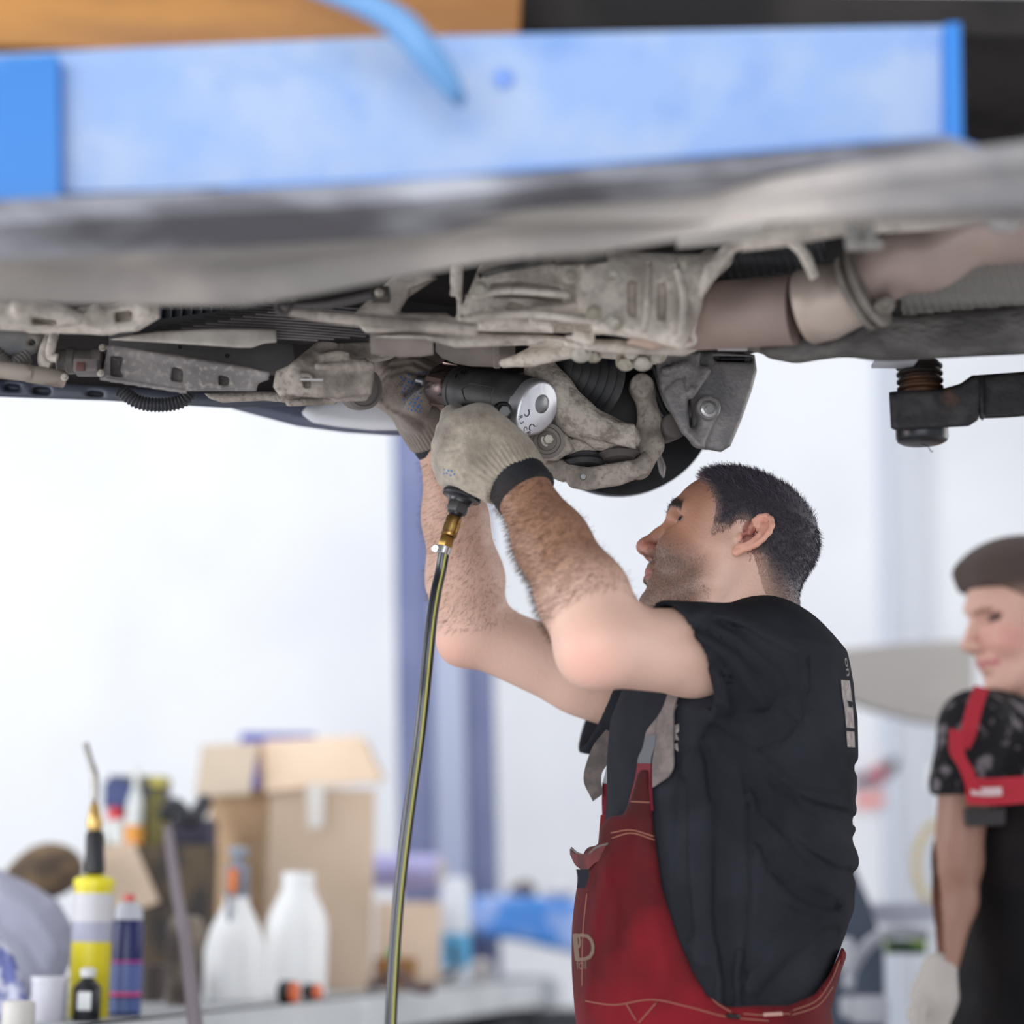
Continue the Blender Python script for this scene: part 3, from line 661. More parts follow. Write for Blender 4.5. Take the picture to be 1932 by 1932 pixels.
# gearbox housing
px_solid('gearbox_housing', [
    INF([(1130, 474), (1340, 480), (1392, 462), (1380, 500), (1330, 545), (1322, 590), (1298, 640), (1290, 662), (1215, 640), (1120, 628), (1090, 560), (1100, 500)], 2.445, .075, .02),
    INF([(905, 500), (1010, 492), (1130, 480), (1140, 560), (1130, 630), (1010, 628), (900, 625), (868, 600), (880, 560)], 2.485, .05, .012),
    INF([(700, 560), (745, 520), (812, 512), (826, 525), (770, 562), (752, 590), (880, 590), (900, 630), (690, 628), (660, 600)], 2.485, .03, .010),
    CAP((862, 510, 2.435), (858, 600, 2.465), .008), CAP((1340, 485, 2.425), (1300, 640, 2.425), .010), CAP((930, 590, 2.425), (1120, 575, 2.425), .006),
    CAP((1190, 620, 2.415), (1300, 610, 2.415), .010), CAP((1010, 605, 2.425), (1110, 640, 2.425), .008)],
    (2.345, 2.565), (650, 450, 1410, 680), cast, .0034,
    cuts=[INF([(838, 565), (862, 558), (862, 600), (848, 596)], 2.445, .08, .004), INF([(925, 535), (985, 532), (1062, 545), (1062, 570), (1005, 562), (930, 560)], 2.425, .035, .006),
          INF([(770, 545), (835, 520), (850, 545), (805, 570), (775, 572)], 2.445, .035, .005), INF([(960, 570), (1005, 578), (960, 588)], 2.415, .03, .004),
          INF([(1186, 530), (1200, 530), (1200, 598), (1184, 596)], 2.365, .022, .008), INF([(1242, 535), (1256, 532), (1256, 606), (1240, 604)], 2.365, .022, .008),
          INF([(1045, 612), (1080, 610), (1082, 632), (1048, 634)], 2.425, .03, .004)], k=.006)
px_solid('gearbox_flange', [INF([(700, 636), (760, 630), (900, 628), (1010, 630), (1120, 640), (1300, 640), (1330, 655), (1290, 672), (1180, 668), (1130, 664), (1030, 650), (860, 656), (800, 640)], 2.495, .05, .012),
    INF([(1000, 655), (1110, 650), (1215, 660), (1240, 688), (1180, 680), (1100, 672), (1060, 680), (1010, 690), (985, 690), (955, 678)], 2.555, .03, .010),
    CYL((1085, 655, 2.510), (0, -1, -.2), .010, .012), CAP((950, 685, 2.545), (1002, 682, 2.545), .006)],
    (2.435, 2.615), (690, 620, 1345, 700), cast, .003, cuts=[INF([(955, 642), (995, 642), (995, 655), (958, 658)], 2.475, .04, .003), INF([(1015, 643), (1065, 646), (1065, 652), (1015, 650)], 2.455, .03, .003)], k=.005)
for a in ((1095, 664, 2.475, .010), (1120, 668, 2.495, .008), (1180, 682, 2.515, .009), (1212, 680, 2.515, .010), (1240, 668, 2.515, .009), (1190, 662, 2.495, .008)):
    bolt(a[0], a[1], a[2], a[3], (-.1, -.8, -.6), .010)
dkm = mat('gearbox_black', (.03, .027, .026), .5, col2=(.09, .08, .07), scale=40)
tube('dark_slot_tube', [P(1040, 492, 2.37), P(1090, 488, 2.37), P(1145, 484, 2.37)], [.006, .0075, .007], dkm, car, 14)  # added dark tube standing in for the shade in a slot
tube('gearbox_cable', [P(905, 520, 2.40), P(960, 505, 2.38), P(1045, 492, 2.37)], .004, dkm, car, 10)
box('selector_bracket', P(718, 556, 2.43), (.022, .03, .014), dkm, car, .003)
lathe('selector_pin', P(716, 552, 2.41), (0, -1, -.1), [(0, .006), (.006, .005), (.008, .003)], bolt_m, car, 16)
tube('selector_rod', [P(540, 580, 2.47), P(620, 574, 2.45), P(705, 556, 2.43)], .006, mat('rod_dark', (.07, .06, .06), .5), car, 12)
for a in ((905, 545), (1075, 520), (1155, 520), (1160, 610), (1290, 500), (1120, 590)): bolt(a[0], a[1], 2.365, .007, (0, -1, -.3), .007)
tube('housing_rib', [P(880, 560, 2.38), P(960, 548, 2.37), P(1075, 556, 2.37)], .0045, cast, car, 10)
tube('housing_rib', [P(870, 600, 2.39), P(990, 592, 2.38), P(1130, 606, 2.37)], .005, cast, car, 10)
tube('housing_rib', [P(1275, 500, 2.36), P(1290, 560, 2.36), P(1285, 635, 2.37)], .005, cast, car, 10)
tube('housing_rib', [P(1225, 495, 2.36), P(1222, 560, 2.36), P(1212, 630, 2.37)], .004, cast, car, 10)
px_solid('housing_pan', [INF([(1200, 628), (1290, 622), (1310, 645), (1230, 660), (1180, 648)], 2.42, .02, .008)], (2.38, 2.46), (1170, 610, 1320, 670), mat('pan_rosy', (.50, .36, .29), .7, col2=(.36, .28, .23), scale=14), .0035)
# round starter / shaft tube under the gearbox
tb = mat('tube_brown', (0.30, 0.25, 0.22), .7, col2=(.18, .15, .135), scale=12, bump=.0006, bscale=150)
lathe('shaft_tube', P(822, 640, 2.60), (1, 0, 0.02), [(0, .016), (.008, .024), (.024, .031), (.045, .0345), (.072, .0355), (.074, .0375), (.080, .0375), (.083, .034), (.093, .031), (.10, .025)], tb, car, 40)
lathe('shaft_tube_near', P(700, 640, 2.50), (1, 0, .03), [(0, .018), (.02, .021), (.06, .022), (.075, .020)], tb, car, 32)
# mounting bracket with bushing left of the hands
px_solid('engine_mount', [INF([(555, 712), (575, 690), (622, 676), (690, 676), (705, 690), (706, 715), (700, 745), (640, 752), (560, 748), (545, 735)], 2.60, .035, .008),
    CAP((560, 700, 2.57), (620, 650, 2.60), .012), CYL((578, 720, 2.565), (0, -1, 0), .010, .012), CAP((600, 692, 2.56), (700, 690, 2.57), .005), CYL((660, 722, 2.60), (1, 0, .05), .024, .022, .004),
    INF([(600, 668), (640, 660), (660, 664), (658, 680), (604, 684)], 2.585, .02, .004), CAP((640, 650, 2.66), (720, 640, 2.64), .03, .028), INF([(520, 700), (545, 690), (552, 745), (528, 748), (515, 730)], 2.59, .02, .004)],
    (2.52, 2.70), (505, 610, 740, 770), dust, .0030, cuts=[CYL((578, 720, 2.555), (0, -1, 0), .0055, .02)], k=.005)
lathe('bushing', P(672, 735, 2.625), (.6, -1, -.15), [(0, .026), (.008, .027), (.02, .027), (.022, .023), (.018, .021), (.018, .013), (.026, .012), (.027, .001)], mat('bushing_grey', (.15, .13, .12), .6), car, 32)
# --- long tapered crossmember with pockets
px_solid('crossmember', [INF([(205, 652), (330, 668), (470, 692), (505, 704), (508, 716), (486, 724), (484, 738), (352, 738), (240, 720), (190, 712)], 2.60, .03, .004),
    CAP((205, 655, 2.57), (505, 706, 2.57), .0035), CAP((192, 714, 2.565), (350, 739, 2.565), .003)],
    (2.56, 2.64), (180, 640, 515, 750), mat('crossmember_grey', (0.27, 0.245, 0.24), .7, col2=(.12, .11, .11), scale=9, fac=(.42, .75), col3=(.40, .35, .31), scale3=130, fac3=(.52, .72), bump=.0012, bscale=160), .0026,
    cuts=[INF([(209, 672), (233, 674), (226, 700), (234, 712), (208, 710)], 2.57, .022, .004), INF([(326, 692), (345, 698), (345, 722), (322, 718)], 2.57, .022, .003), INF([(413, 708), (433, 712), (432, 728), (412, 726)], 2.57, .022, .003)], k=.003)
prism('backing_plate', [(205, 618), (545, 612), (560, 700), (500, 702), (420, 684), (205, 650)], 2.66, .02, mat('plate_grey', (0.155, 0.145, 0.145), .7, col2=(.10, .09, .09), scale=10), car)
for a, b in ((339, 655), (428, 671)): lathe('plate_hole', P(a, b, 2.656), (0, -1, 0), [(0, .003), (.001, .0025)], dark, car, 12)
px_solid('shelf_plate', [INF([(205, 641), (250, 632), (300, 625), (410, 620), (521, 621), (522, 646), (498, 648), (476, 656), (448, 656), (330, 648)], 2.56, .05, .003)],
    (2.50, 2.62), (195, 610, 530, 665), mat('shelf_beige', (0.58, 0.52, 0.46), .7, col2=(.30, .27, .24), scale=14), .0026, k=.003)
# --- left cluster
px_solid('bracket_cluster', [INF([(-20, 560), (60, 565), (120, 575), (160, 592), (150, 612), (40, 625), (-20, 622)], 2.45, .03, .012), INF([(150, 580), (215, 575), (250, 562), (300, 570), (302, 600), (260, 625), (190, 630), (140, 615)], 2.48, .03, .010),
    CAP((35, 580, 2.42), (130, 600, 2.44), .009), SPH((270, 585, 2.45), .012), SPH((180, 590, 2.45), .010), CAP((60, 620, 2.46), (210, 622, 2.48), .006)], (2.38, 2.54), (-30, 550, 315, 640), cast, .0034,
    cuts=[INF([(60, 600), (110, 604), (105, 614), (60, 612)], 2.42, .03, .003), INF([(215, 590), (250, 586), (248, 604), (218, 608)], 2.44, .03, .003)], k=.006)
px_solid('horn_body', [INF([(-20, 612), (50, 618), (85, 628), (75, 652), (55, 670), (0, 680), (-20, 680)], 2.60, .04, .012), SPH((62, 648, 2.58), .010), CAP((-10, 665, 2.57), (60, 660, 2.57), .006)], (2.54, 2.66), (-25, 600, 100, 695),
    mat('horn_navy', (.08, .085, .10), .6, col2=(.22, .2, .18), scale=14), .003, cuts=[CYL((62, 648, 2.57), (0, -1, 0), .004, .02)], k=.005)
tube('coolant_pipe', [P(96, 625, 2.58), P(84, 660, 2.57), P(82, 684, 2.57), P(96, 690, 2.57)], .007, cast, car, 12)
tube('coolant_pipe', [P(104, 625, 2.57), P(97, 652, 2.56), P(95, 672, 2.56), P(108, 676, 2.56)], .006, cast, car, 12)
lathe('pump_body', P(108, 680, 2.59), (1, 0, .0), [(0, .012), (.002, .014), (.012, .0145), (.014, .017), (.022, .017), (.024, .0145), (.044, .0145), (.046, .0165), (.056, .0165), (.058, .012)], mat('pump_plastic', (.13, .115, .11), .55, col2=(.22, .19, .17), scale=18), car, 28)
box('pump_connector', P(165, 694, 2.565), (.030, .03, .016), mat('connector_grey', (.12, .105, .11), .5, col2=(.25, .21, .19), scale=20), car, .002)
box('connector_clip', P(152, 692, 2.547), (.010, .006, .011), mat('connector_red', (.12, .045, .04), .5), car, .001)
for a, b in ((194, 656), (190, 704), (122, 712)): bolt(a, b, 2.56, .0035, (0, -1, 0), .004)
ribbed('corrugated_hose', [P(-10, 668, 2.56), P(20, 690, 2.56), P(50, 672, 2.57)], .010, mat('hose_grey', (.12, .105, .10), .6), car, .005, .10)
tube('rusty_tube', [P(-600, 640, 2.55), P(-20, 696, 2.55), P(60, 706, 2.56), P(120, 715, 2.58)], .011, mat('rusty_pale', (.34, .29, .24), .7, col2=(.16, .10, .07), scale=30, fac=(.5, .65), bump=.001), car, 16)
# --- front lip, liner and bumper on the far side
px_solid('front_lip', [INF([(-800, 680), (-30, 714), (200, 728), (430, 742), (520, 748), (560, 764), (430, 770), (330, 764), (200, 756), (-30, 748), (-800, 722)], 2.92, .05, .006)], (2.86, 2.98), (-810, 670, 570, 780),
    mat('lip_navy', (.045, .05, .075), .45, col2=(.08, .085, .11), scale=6), .005, cuts=[INF([(9, 724), (40, 727), (38, 738), (8, 736)], 2.86, .03, .002), INF([(62, 729), (98, 732), (95, 745), (60, 742)], 2.86, .03, .002), INF([(164, 737), (197, 740), (195, 750), (162, 747)], 2.86, .03, .002)], k=.003)
ribbed('wiring_conduit', [P(228, 736, 2.62), P(260, 758, 2.62), P(300, 764, 2.62), P(340, 758, 2.62), P(362, 738, 2.62)], .0085, mat('conduit', (.03, .03, .034), .5), car, .0045, .12)
px_solid('bumper_skin', [INF([(400, 752), (480, 740), (600, 742), (760, 740), (800, 760), (800, 822), (740, 822), (650, 816), (560, 804), (500, 788), (440, 772)], 3.05, .10, .012)], (2.93, 3.17), (390, 730, 815, 835),
    mat('bumper_blue', (.09, .10, .16), .35, col2=(.13, .14, .2), scale=4), .006, k=.004)
px_solid('liner', [INF([(567, 780), (580, 764), (620, 752), (700, 740), (790, 740), (790, 812), (700, 812), (640, 806), (590, 798)], 2.93, .02, .012)], (2.88, 2.97), (555, 730, 805, 825), mat('liner_pale', (.80, .80, .84), .6, col2=(.50, .50, .54), scale=10, fac=(.5, .75)), .005, k=.004)
px_solid('skid_bracket', [INF([(385, 742), (480, 738), (640, 740), (636, 756), (560, 762), (500, 756), (420, 760), (395, 752)], 2.68, .03, .006), CAP((545, 760, 2.64), (630, 756, 2.66), .005)], (2.62, 2.74), (375, 728, 650, 770), dust, .003, k=.005)
box('label_tag', P(588, 717, 2.555), (.028, .004, .002), mat('tag_pale', (.6, .58, .58), .4), car, 0)

# --- far front axle: backing disc, knuckle, arm, caliper
dc = P(1165, 746, 2.925)
ddir = V((0.10, -1, -.10)).normalized()
lathe('brake_disc', dc + np.array([0, .03, 0]), ddir, [(0, .125), (.001, .1385), (.012, .1385), (.013, .134), (.018, .134), (.019, .1385), (.030, .1385), (.031, .126), (.024, .08), (.030, .06)], mat('disc_black', (.012, .012, .014), .45, .3), car, 72)
for i in range(30):
    a = math.radians(200 + i * 6); x_, y_, _ = frame_of(ddir); c = V(dc) + ddir * .003 * 0 + Vector((0, .013, 0)) + (x_ * math.cos(a) + y_ * math.sin(a)) * .1345
    if c.z < dc[2] + .04: box('disc_vane', c, (.008, .008, .008), mat('vane', (.05, .045, .042), .5, .3), car, 0)
px_solid('splash_shield', [INF([(1246, 855), (1256, 880), (1253, 905), (1244, 892), (1236, 850)], 2.860, .004, .003)], (2.845, 2.875), (1225, 840, 1265, 915), mat('shield_pale', (.3, .28, .27), .5, .4), .002, k=.002)
lathe('hub_carrier', P(1150, 770, 2.865), (0.1, -1, -.1), [(0, .085), (.02, .078), (.05, .05), (.055, .03)], mat('hub_dark', (.03, .027, .026), .6), car, 40)
rb = mat('boot_rubber', (.020, .020, .023), .5, col2=(.05, .045, .045), scale=25)
prof = [(0, .022)]
for i in range(7):
    t = i * .0125; r_ = .030 + i * .0045; prof += [(t + .001, r_ - .004), (t + .006, r_ + .003), (t + .0115, r_ - .002)]
lathe('axle_boot', P(1040, 690, 2.725), V(P(1165, 735, 2.825) - P(1040, 690, 2.725)), prof, rb, car, 44)
px_solid('control_arm', [lambda p, xy: chain(p, [P(1020, 700, 2.710), P(1045, 740, 2.705), P(1085, 785, 2.710), P(1135, 815, 2.725), P(1182, 826, 2.745)], [.022, .024, .0235, .021, .019], .015),
    INF([(1000, 700), (1030, 676), (1052, 700), (1075, 730), (1120, 775), (1165, 796), (1198, 800), (1200, 848), (1150, 836), (1100, 818), (1060, 790), (1030, 752)], 2.710, .020, .012)],
    (2.655, 2.785), (985, 660, 1215, 860), mat('arm_alloy', (0.56, 0.49, 0.42), .7, col2=(.27, .225, .185), scale=60, fac=(.5, .66), col3=(.40, .34, .29), scale3=170, fac3=(.5, .7), bump=.003, bscale=170), .0028, cr=[([(1050, 760), (1100, 805), (1180, 832)], -.002, 5)], k=.006)
px_solid('lower_arm', [INF([(1064, 886), (1120, 880), (1200, 866), (1216, 850), (1232, 868), (1222, 896), (1170, 916), (1110, 925), (1068, 918)], 2.755, .024, .009), CAP((1040, 880, 2.745), (1090, 900, 2.745), .014), SPH((1185, 880, 2.730), .008)], (2.705, 2.805), (1020, 840, 1245, 940), dust, .0028, cr=[([(1066, 885), (1070, 920)], -.004, 4), ([(1222, 868), (1210, 900)], -.002, 4)], k=.006)
lathe('arm_pin', P(1100, 900, 2.729), (0, -1, -.1), [(0, .004), (.004, .0035)], mat('pin', (.1, .1, .1), .3, .9), car, 16)
px_solid('knuckle', [lambda p, xy: chain(p, [P(1214, 735, 2.785), P(1226, 790, 2.790), P(1228, 840, 2.785), P(1205, 880, 2.775)], [.015, .014, .016, .018], .01), CYL((1210, 728, 2.780), (0, -1, -.2), .0165, .018, .004), CAP((1190, 838, 2.785), (1232, 800, 2.795), .012)],
    (2.725, 2.845), (1175, 695, 1260, 910), dust, .0028, k=.01)
bprof = [(0, .018), (.003, .026), (.006, .023), (.009, .029), (.012, .025), (.015, .029), (.018, .024), (.022, .020)]
lathe('ball_joint_boot', P(1166, 838, 2.745), (0.05, -.1, -1), bprof, mat('boot_brown', (.10, .088, .08), .6), car, 36)
lathe('link_boot', P(1098, 848, 2.755), (0.05, -.1, -1), [(0, .024), (.004, .028), (.008, .025), (.012, .029), (.016, .026), (.02, .030), (.026, .027)], rb, car, 36)
tube('anti_roll_link', [P(1000, 850, 2.775), P(1040, 870, 2.785), P(1090, 868, 2.785), P(1160, 858, 2.785)], .010, mat('link_dark', (.09, .08, .075), .6), car, 14)
px_solid('arm_bushing', [INF([(1000, 800), (1040, 800), (1070, 820), (1082, 850), (1050, 870), (1015, 868), (996, 845)], 2.725, .022, .008), CAP((1050, 842, 2.725), (1120, 838, 2.735), .010)], (2.675, 2.785), (985, 785, 1135, 885), dust, .003, k=.006)
lathe('bushing_ring', P(1032, 832, 2.701), (0, -1, -.15), [(0, .023), (.003, .023), (.0035, .018), (.001, .017), (.001, .013), (.004, .0125), (.005, .011)], mat('ring_grey', (.2, .175, .155), .55, .3), car, 36)
bolt(1034, 830, 2.698, .007, (0.1, -1, -.1), .008)
cal = mat('caliper_grey', (0.31, 0.285, 0.28), .5, .1, col2=(.17, .16, .165), scale=24, fac=(.45, .68), col3=(.22, .20, .20), scale3=160, fac3=(.5, .72), bump=.0012, bscale=200)
clp = px_solid('brake_caliper', [INF([(1236, 684), (1250, 668), (1300, 660), (1322, 664), (1318, 700), (1300, 760), (1302, 800), (1330, 845), (1312, 842), (1285, 816), (1262, 772), (1244, 730)], 2.770, .030, .007),
    INF([(1310, 664), (1350, 662), (1424, 670), (1428, 700), (1418, 738), (1398, 795), (1378, 842), (1360, 853), (1322, 846), (1300, 800), (1298, 750), (1314, 700)], 2.805, .045, .010),
    CAP((1330, 700, 2.750), (1302, 742, 2.745), .008), CYL((1333, 772, 2.750), (.1, -1, -.1), .016, .020, .004), CAP((1336, 790, 2.755), (1318, 830, 2.755), .010), CAP((1255, 700, 2.735), (1290, 690, 2.740), .006)],
    (2.705, 2.865), (1225, 650, 1440, 865), cal, .0024, cuts=[INF([(1345, 672), (1420, 674), (1418, 684), (1350, 682)], 2.745, .035, .003), INF([(1304, 705), (1318, 700), (1312, 726), (1302, 728)], 2.725, .016, .003)],
    cr=[([(1254, 732), (1275, 714), (1292, 712)], -.0035, 2.5), ([(1292, 712), (1300, 752), (1304, 800), (1300, 812)], -.003, 3), ([(1270, 665), (1262, 690), (1275, 705)], -.0015, 2.5), ([(1383, 728), (1381, 745)], -.002, 3)], k=.007)
lathe('slide_bolt', P(1336, 772, 2.728), (.15, -1, -.1), [(0, .0105), (.002, .0112), (.005, .0112), (.006, .009), (.0062, .0075), (.004, .0070), (.004, .0045), (.007, .0042)], mat('slide_zinc', (.42, .40, .40), .3, .7), clp, 28)
box('pad_spring', P(1382, 678, 2.770), (.034, .01, .004), mat('spring_dark', (.02, .02, .03), .4), clp, .001)
px_solid('hub_bolt_boss', [CYL((1262, 808, 2.805), (.2, -1, -.1), .018, .03, .004)], (2.745, 2.865), (1230, 770, 1300, 845), mat('boss_brown', (.12, .10, .095), .6), .003)
tube('brake_hose', [P(1225, 700, 2.785), P(1245, 760, 2.805), P(1270, 800, 2.815)], .005, rb, car, 12)

# --- exhaust
def axis(a, b): return V(b - a)
ex0, ex1 = P(1275, 600, 2.455), P(1520, 583, 2.395)
lathe('catalyst_body', ex0, axis(ex0, ex1), [(0, .036), (.01, .0400), (.13, .0410), (.145, .0415)], pipe, car, 48)
cn0, cn1 = P(1515, 582, 2.395), P(1650, 545, 2.355)
lathe('catalyst_cone', cn0, axis(cn0, cn1), [(0, .0415), (.004, .044), (.03, .0445), (.06, .038), (.085, .033)], mat('exhaust_light', (.52, .42, .36), .45, .3, col2=(.26, .21, .18), scale=8), car, 48)
fg = P(1622, 550, 2.355); fax = axis(P(1600, 556, 2.355), P(1690, 510, 2.325))
lathe('clamp_ring', fg - np.array(fax.normalized()) * .008, fax, [(0, .040), (.001, .046), (.008, .047), (.009, .040), (.014, .040), (.015, .049), (.022, .049), (.024, .040)], mat('clamp_tan', (.27, .24, .21), .6, .2, col2=(.16, .14, .12), scale=22), car, 48)
px_solid('clamp_ear', [INF([(1655, 560), (1680, 556), (1690, 575), (1680, 590), (1660, 590), (1646, 580)], 2.325, .014, .005), CYL((1672, 572, 2.305), (0, -1, -.1), .007, .012)], (2.275, 2.375), (1635, 545, 1700, 600), mat('clamp_tan'), .0026)
tube('exhaust_pipe', [P(1615, 545, 2.365), P(1690, 500, 2.335), P(1760, 490, 2.325), P(1830, 452, 2.315), P(1960, 440, 2.305)] + [P(2550, 405, 2.30)], [.036, .036, .035, .033, .033, .033], pipe, car, 36, 8)
# dimpled heat shields
def dimpled(name, px, Y, tilt, parent=car):
    pts = np.array([P(a, b, Y) for a, b in px]); x0, x1, z0, z1 = pts[:, 0].min(), pts[:, 0].max(), pts[:, 2].min(), pts[:, 2].max()
    nx, nz = int((x1 - x0) / .0022), int((z1 - z0) / .0022); bm = bmesh.new(); g = {}
    X = np.linspace(x0, x1, nx); Z = np.linspace(z0, z1, nz); XX, ZZ = np.meshgrid(X, Z, indexing='ij')
    ins = poly2d(XX.ravel().astype(np.float32), ZZ.ravel().astype(np.float32), [(p_[0], p_[2]) for p_ in pts]).reshape(XX.shape) < 0
    for i in range(nx):
        for j in range(nz):
            if ins[i, j]:
                s_ = math.sin(2 * math.pi * (X[i] + Z[j] * .5) / .0105); s2 = math.sin(2 * math.pi * Z[j] / .016)
                g[i, j] = bm.verts.new((X[i], Y + tilt * (Z[j] - z0) + .0016 * s_ + .0006 * s2, Z[j]))
    for i in range(nx - 1):
        for j in range(nz - 1):
            q = [(i, j), (i + 1, j), (i + 1, j + 1), (i, j + 1)]
            if all(k in g for k in q): bm.faces.new([g[k] for k in q])
    r = bmesh.ops.extrude_face_region(bm, geom=list(bm.faces))
    for v in [e for e in r['geom'] if isinstance(e, bmesh.types.BMVert)]: v.co.y += .006
    return bm_link(name, bm, shld, parent)
dimpled('heat_shield', [(1340, 475), (1400, 452), (1540, 448), (1560, 500), (1480, 522), (1350, 540)], 2.46, -.8)
o_ = dimpled('heat_shield', [(1700, 600), (1690, 560), (1790, 510), (1960, 488), (2500, 430), (2500, 560), (1960, 580), (1800, 590)], 2.44, -.8)
o_.data.materials.clear(); o_.data.materials.append(mat('heat_shield_tan', (.24, .22, .20), .5, .3))
# centre tunnel brace tube and its clamp
tube('brace_tube', [P(1380, 455, 2.18), P(1480, 436, 2.16), P(1600, 412, 2.14), P(1750, 402, 2.12), P(1960, 380, 2.10), P(2600, 330, 2.08)], [.012, .016, .018, .018, .017, .017], cast, car, 24, 6)
prism('brace_cover', [(1305, 425), (1330, 400), (1420, 385), (1450, 385), (1440, 420), (1400, 440), (1280, 452)], 2.10, .03, mat('cover_pale', (.55, .52, .48), .5), car, .004)
px_solid('tube_clamp', [INF([(1590, 362), (1620, 360), (1622, 450), (1630, 470), (1600, 472), (1594, 440)], 2.08, .02, .006), INF([(1632, 362), (1652, 362), (1650, 440), (1668, 462), (1640, 472), (1628, 450)], 2.08, .02, .005), INF([(1596, 452), (1662, 452), (1664, 470), (1598, 472)], 2.085, .02, .004)], (2.04, 2.12), (1580, 350, 1680, 485), mat('clamp_pale', (.38, .35, .32), .5, .3), .003, k=.004)
lathe('end_cap', P(1895, 398, 2.04), (-.5, -1, -.3), [(0, .022), (.012, .022), (.02, .018), (.022, .008)], mat('cap_pale', (.45, .44, .43), .35, .4), car, 24)
px_solid('hanger', [INF([(1470, 450), (1500, 440), (1530, 480), (1545, 520), (1530, 530), (1505, 480)], 2.28, .015, .005), INF([(1330, 500), (1400, 455), (1440, 450), (1380, 480), (1345, 530), (1325, 560)], 2.30, .012, .004), CAP((1310, 560, 2.30), (1370, 470, 2.30), .006)], (2.24, 2.34), (1300, 430, 1560, 575), cast, .003, k=.005)
# rear floor section / sill on the right with rough coating
rough = mat('stone_guard', (.065, .058, .055), .75, col2=(.17, .155, .145), scale=11, fac=(.42, .66), bump=.007, bscale=75, stretch=(1, 2, 2))
px_solid('sill_floor', [INF([(1500, 618), (1560, 616), (1640, 570), (1670, 590), (1720, 600), (1820, 590), (2700, 500), (2700, 640), (1932, 668), (1840, 672), (1680, 680), (1600, 674), (1548, 676), (1500, 685), (1450, 674), (1430, 662)], 2.52, .10, .020),
     CAP((1650, 640, 2.44), (2690, 560, 2.42), .016)], (2.38, 2.66), (1410, 480, 2710, 700), rough, .0065, cr=[([(1455, 668), (1520, 676), (1560, 668)], .003, 8), ([(1700, 625), (1990, 600)], -.004, 8)], k=.02)
px_solid('sill_lip', [INF([(1300, 652), (1420, 640), (1470, 634), (1480, 668), (1450, 672), (1420, 662), (1330, 658)], 2.55, .05, .006)], (2.48, 2.62), (1290, 625, 1490, 685), mat('lip_tan', (.30, .27, .22), .8, col2=(.14, .12, .10), scale=60, fac=(.45, .6), bump=.002, bscale=120), .003)
box('lip_badge', P(1382, 656, 2.50), (.036, .006, .007), mat('tag_pale'), car, .001)
box('pad_plate', P(1690, 681, 2.52), (.05, .06, .004), mat('plate_white', (.6, .6, .65), .5), car, .001)

# ================================================================ lift parts
la = empty('lift_support', P(1730, 770, 2.56), 'dark rusty lift arm with a threaded pad carrying the sill, right of the mechanic', 'lift')
rust = mat('rusty_black', (.012, .010, .011), .5, .4, col2=(.10, .045, .02), scale=14, fac=(.62, .80), col3=(.035, .03, .03), scale3=30, fac3=(.5, .7), bump=.0008, bscale=90)
sc_ = V(P(1733, 690, 2.56)); dn = V((0.02, 0, -1)).normalized()
pr = [(0, .024)]
for i in range(4):
    t = .002 + i * .0092; pr += [(t, .0245), (t + .0025, .0285), (t + .005, .0285), (t + .0075, .0245)]
pr += [(.042, .0245)]
lathe('pad_screw', P(1734, 684, 2.56), dn, pr, mat('screw_rust', (.025, .017, .015), .45, .5, col2=(.09, .04, .02), scale=18, fac=(.5, .65)), la, 44)
px_solid('arm_eye', [INF([(1677, 740), (1700, 737), (1776, 734), (1812, 724), (1834, 708), (1848, 708), (1852, 720), (1846, 792), (1828, 804), (1690, 812), (1681, 808)], 2.56, .040, .004)], (2.50, 2.62), (1665, 695, 1865, 820), rust, .0028, k=.003, parent=la)
px_solid('arm_beam', [INF([(1840, 708), (2800, 636), (2800, 714), (1900, 788), (1848, 790)], 2.57, .036, .003), CAP((1850, 712, 2.53), (1853, 788, 2.53), .004)], (2.52, 2.62), (1830, 625, 2810, 800), rust, .0035, k=.003, parent=la)
lathe('pad_nut', P(1739, 808, 2.56), dn, [(0, .032), (.012, .032), (.016, .0305), (.0185, .026), (.019, .012)], mat('nut_dark', (.03, .03, .034), .35, .7, col2=(.1, .05, .03), scale=25, fac=(.6, .75)), la, 36)
tube('loose_thread', [P(1738, 838, 2.56), P(1750, 842, 2.555), P(1757, 852, 2.55), P(1760, 851, 2.55)], .0006, mat('thread_black', (.01, .01, .01)), la, 5)

bl = mat('blue_paint', (0.25, 0.37, 0.63), .45, col2=(0.34, 0.43, 0.61), scale=11, fac=(.40, .60), col3=(0.14, 0.27, 0.58), scale3=17, fac3=(.56, .90), bump=.0008, bscale=40)
bld = mat('blue_edge', (0.02, 0.20, 0.62), .45)
bm_ = empty('lift_beam', P(900, 200, 1.86), 'light blue painted steel beam running across the top in front of the car', 'beam')
prism('web', [(-700, 144), (-60, 104), (700, 70), (1100, 62), (1790, 48), (1790, 258), (1080, 318), (700, 346), (130, 372), (-60, 384), (-700, 424)], 1.84, .012, bl, bm_, .003)
prism('lower_flange', [(-700, 420), (-60, 380), (130, 370), (700, 344), (1080, 316), (1790, 256), (1880, 292), (1790, 296), (1080, 345), (700, 385), (-60, 426), (-700, 466)], 1.80, .10, mat('flange_dirty', (.40, .40, .44), .7, col2=(.11, .105, .12), scale=5, fac=(.40, .60), stretch=(1, 1, 3)), bm_, .003)
prism('end_plate', [(1784, 44), (1812, 42), (1816, 262), (1878, 290), (1850, 302), (1786, 268)], 1.82, .09, bld, bm_, .003)
prism('end_plate', [(-80, 110), (108, 102), (112, 376), (-80, 386)], 1.815, .03, mat('blue_deep', (.012, .17, .52), .4, col2=(.16, .33, .68), scale=9, fac=(.5, .7)), bm_, .004)
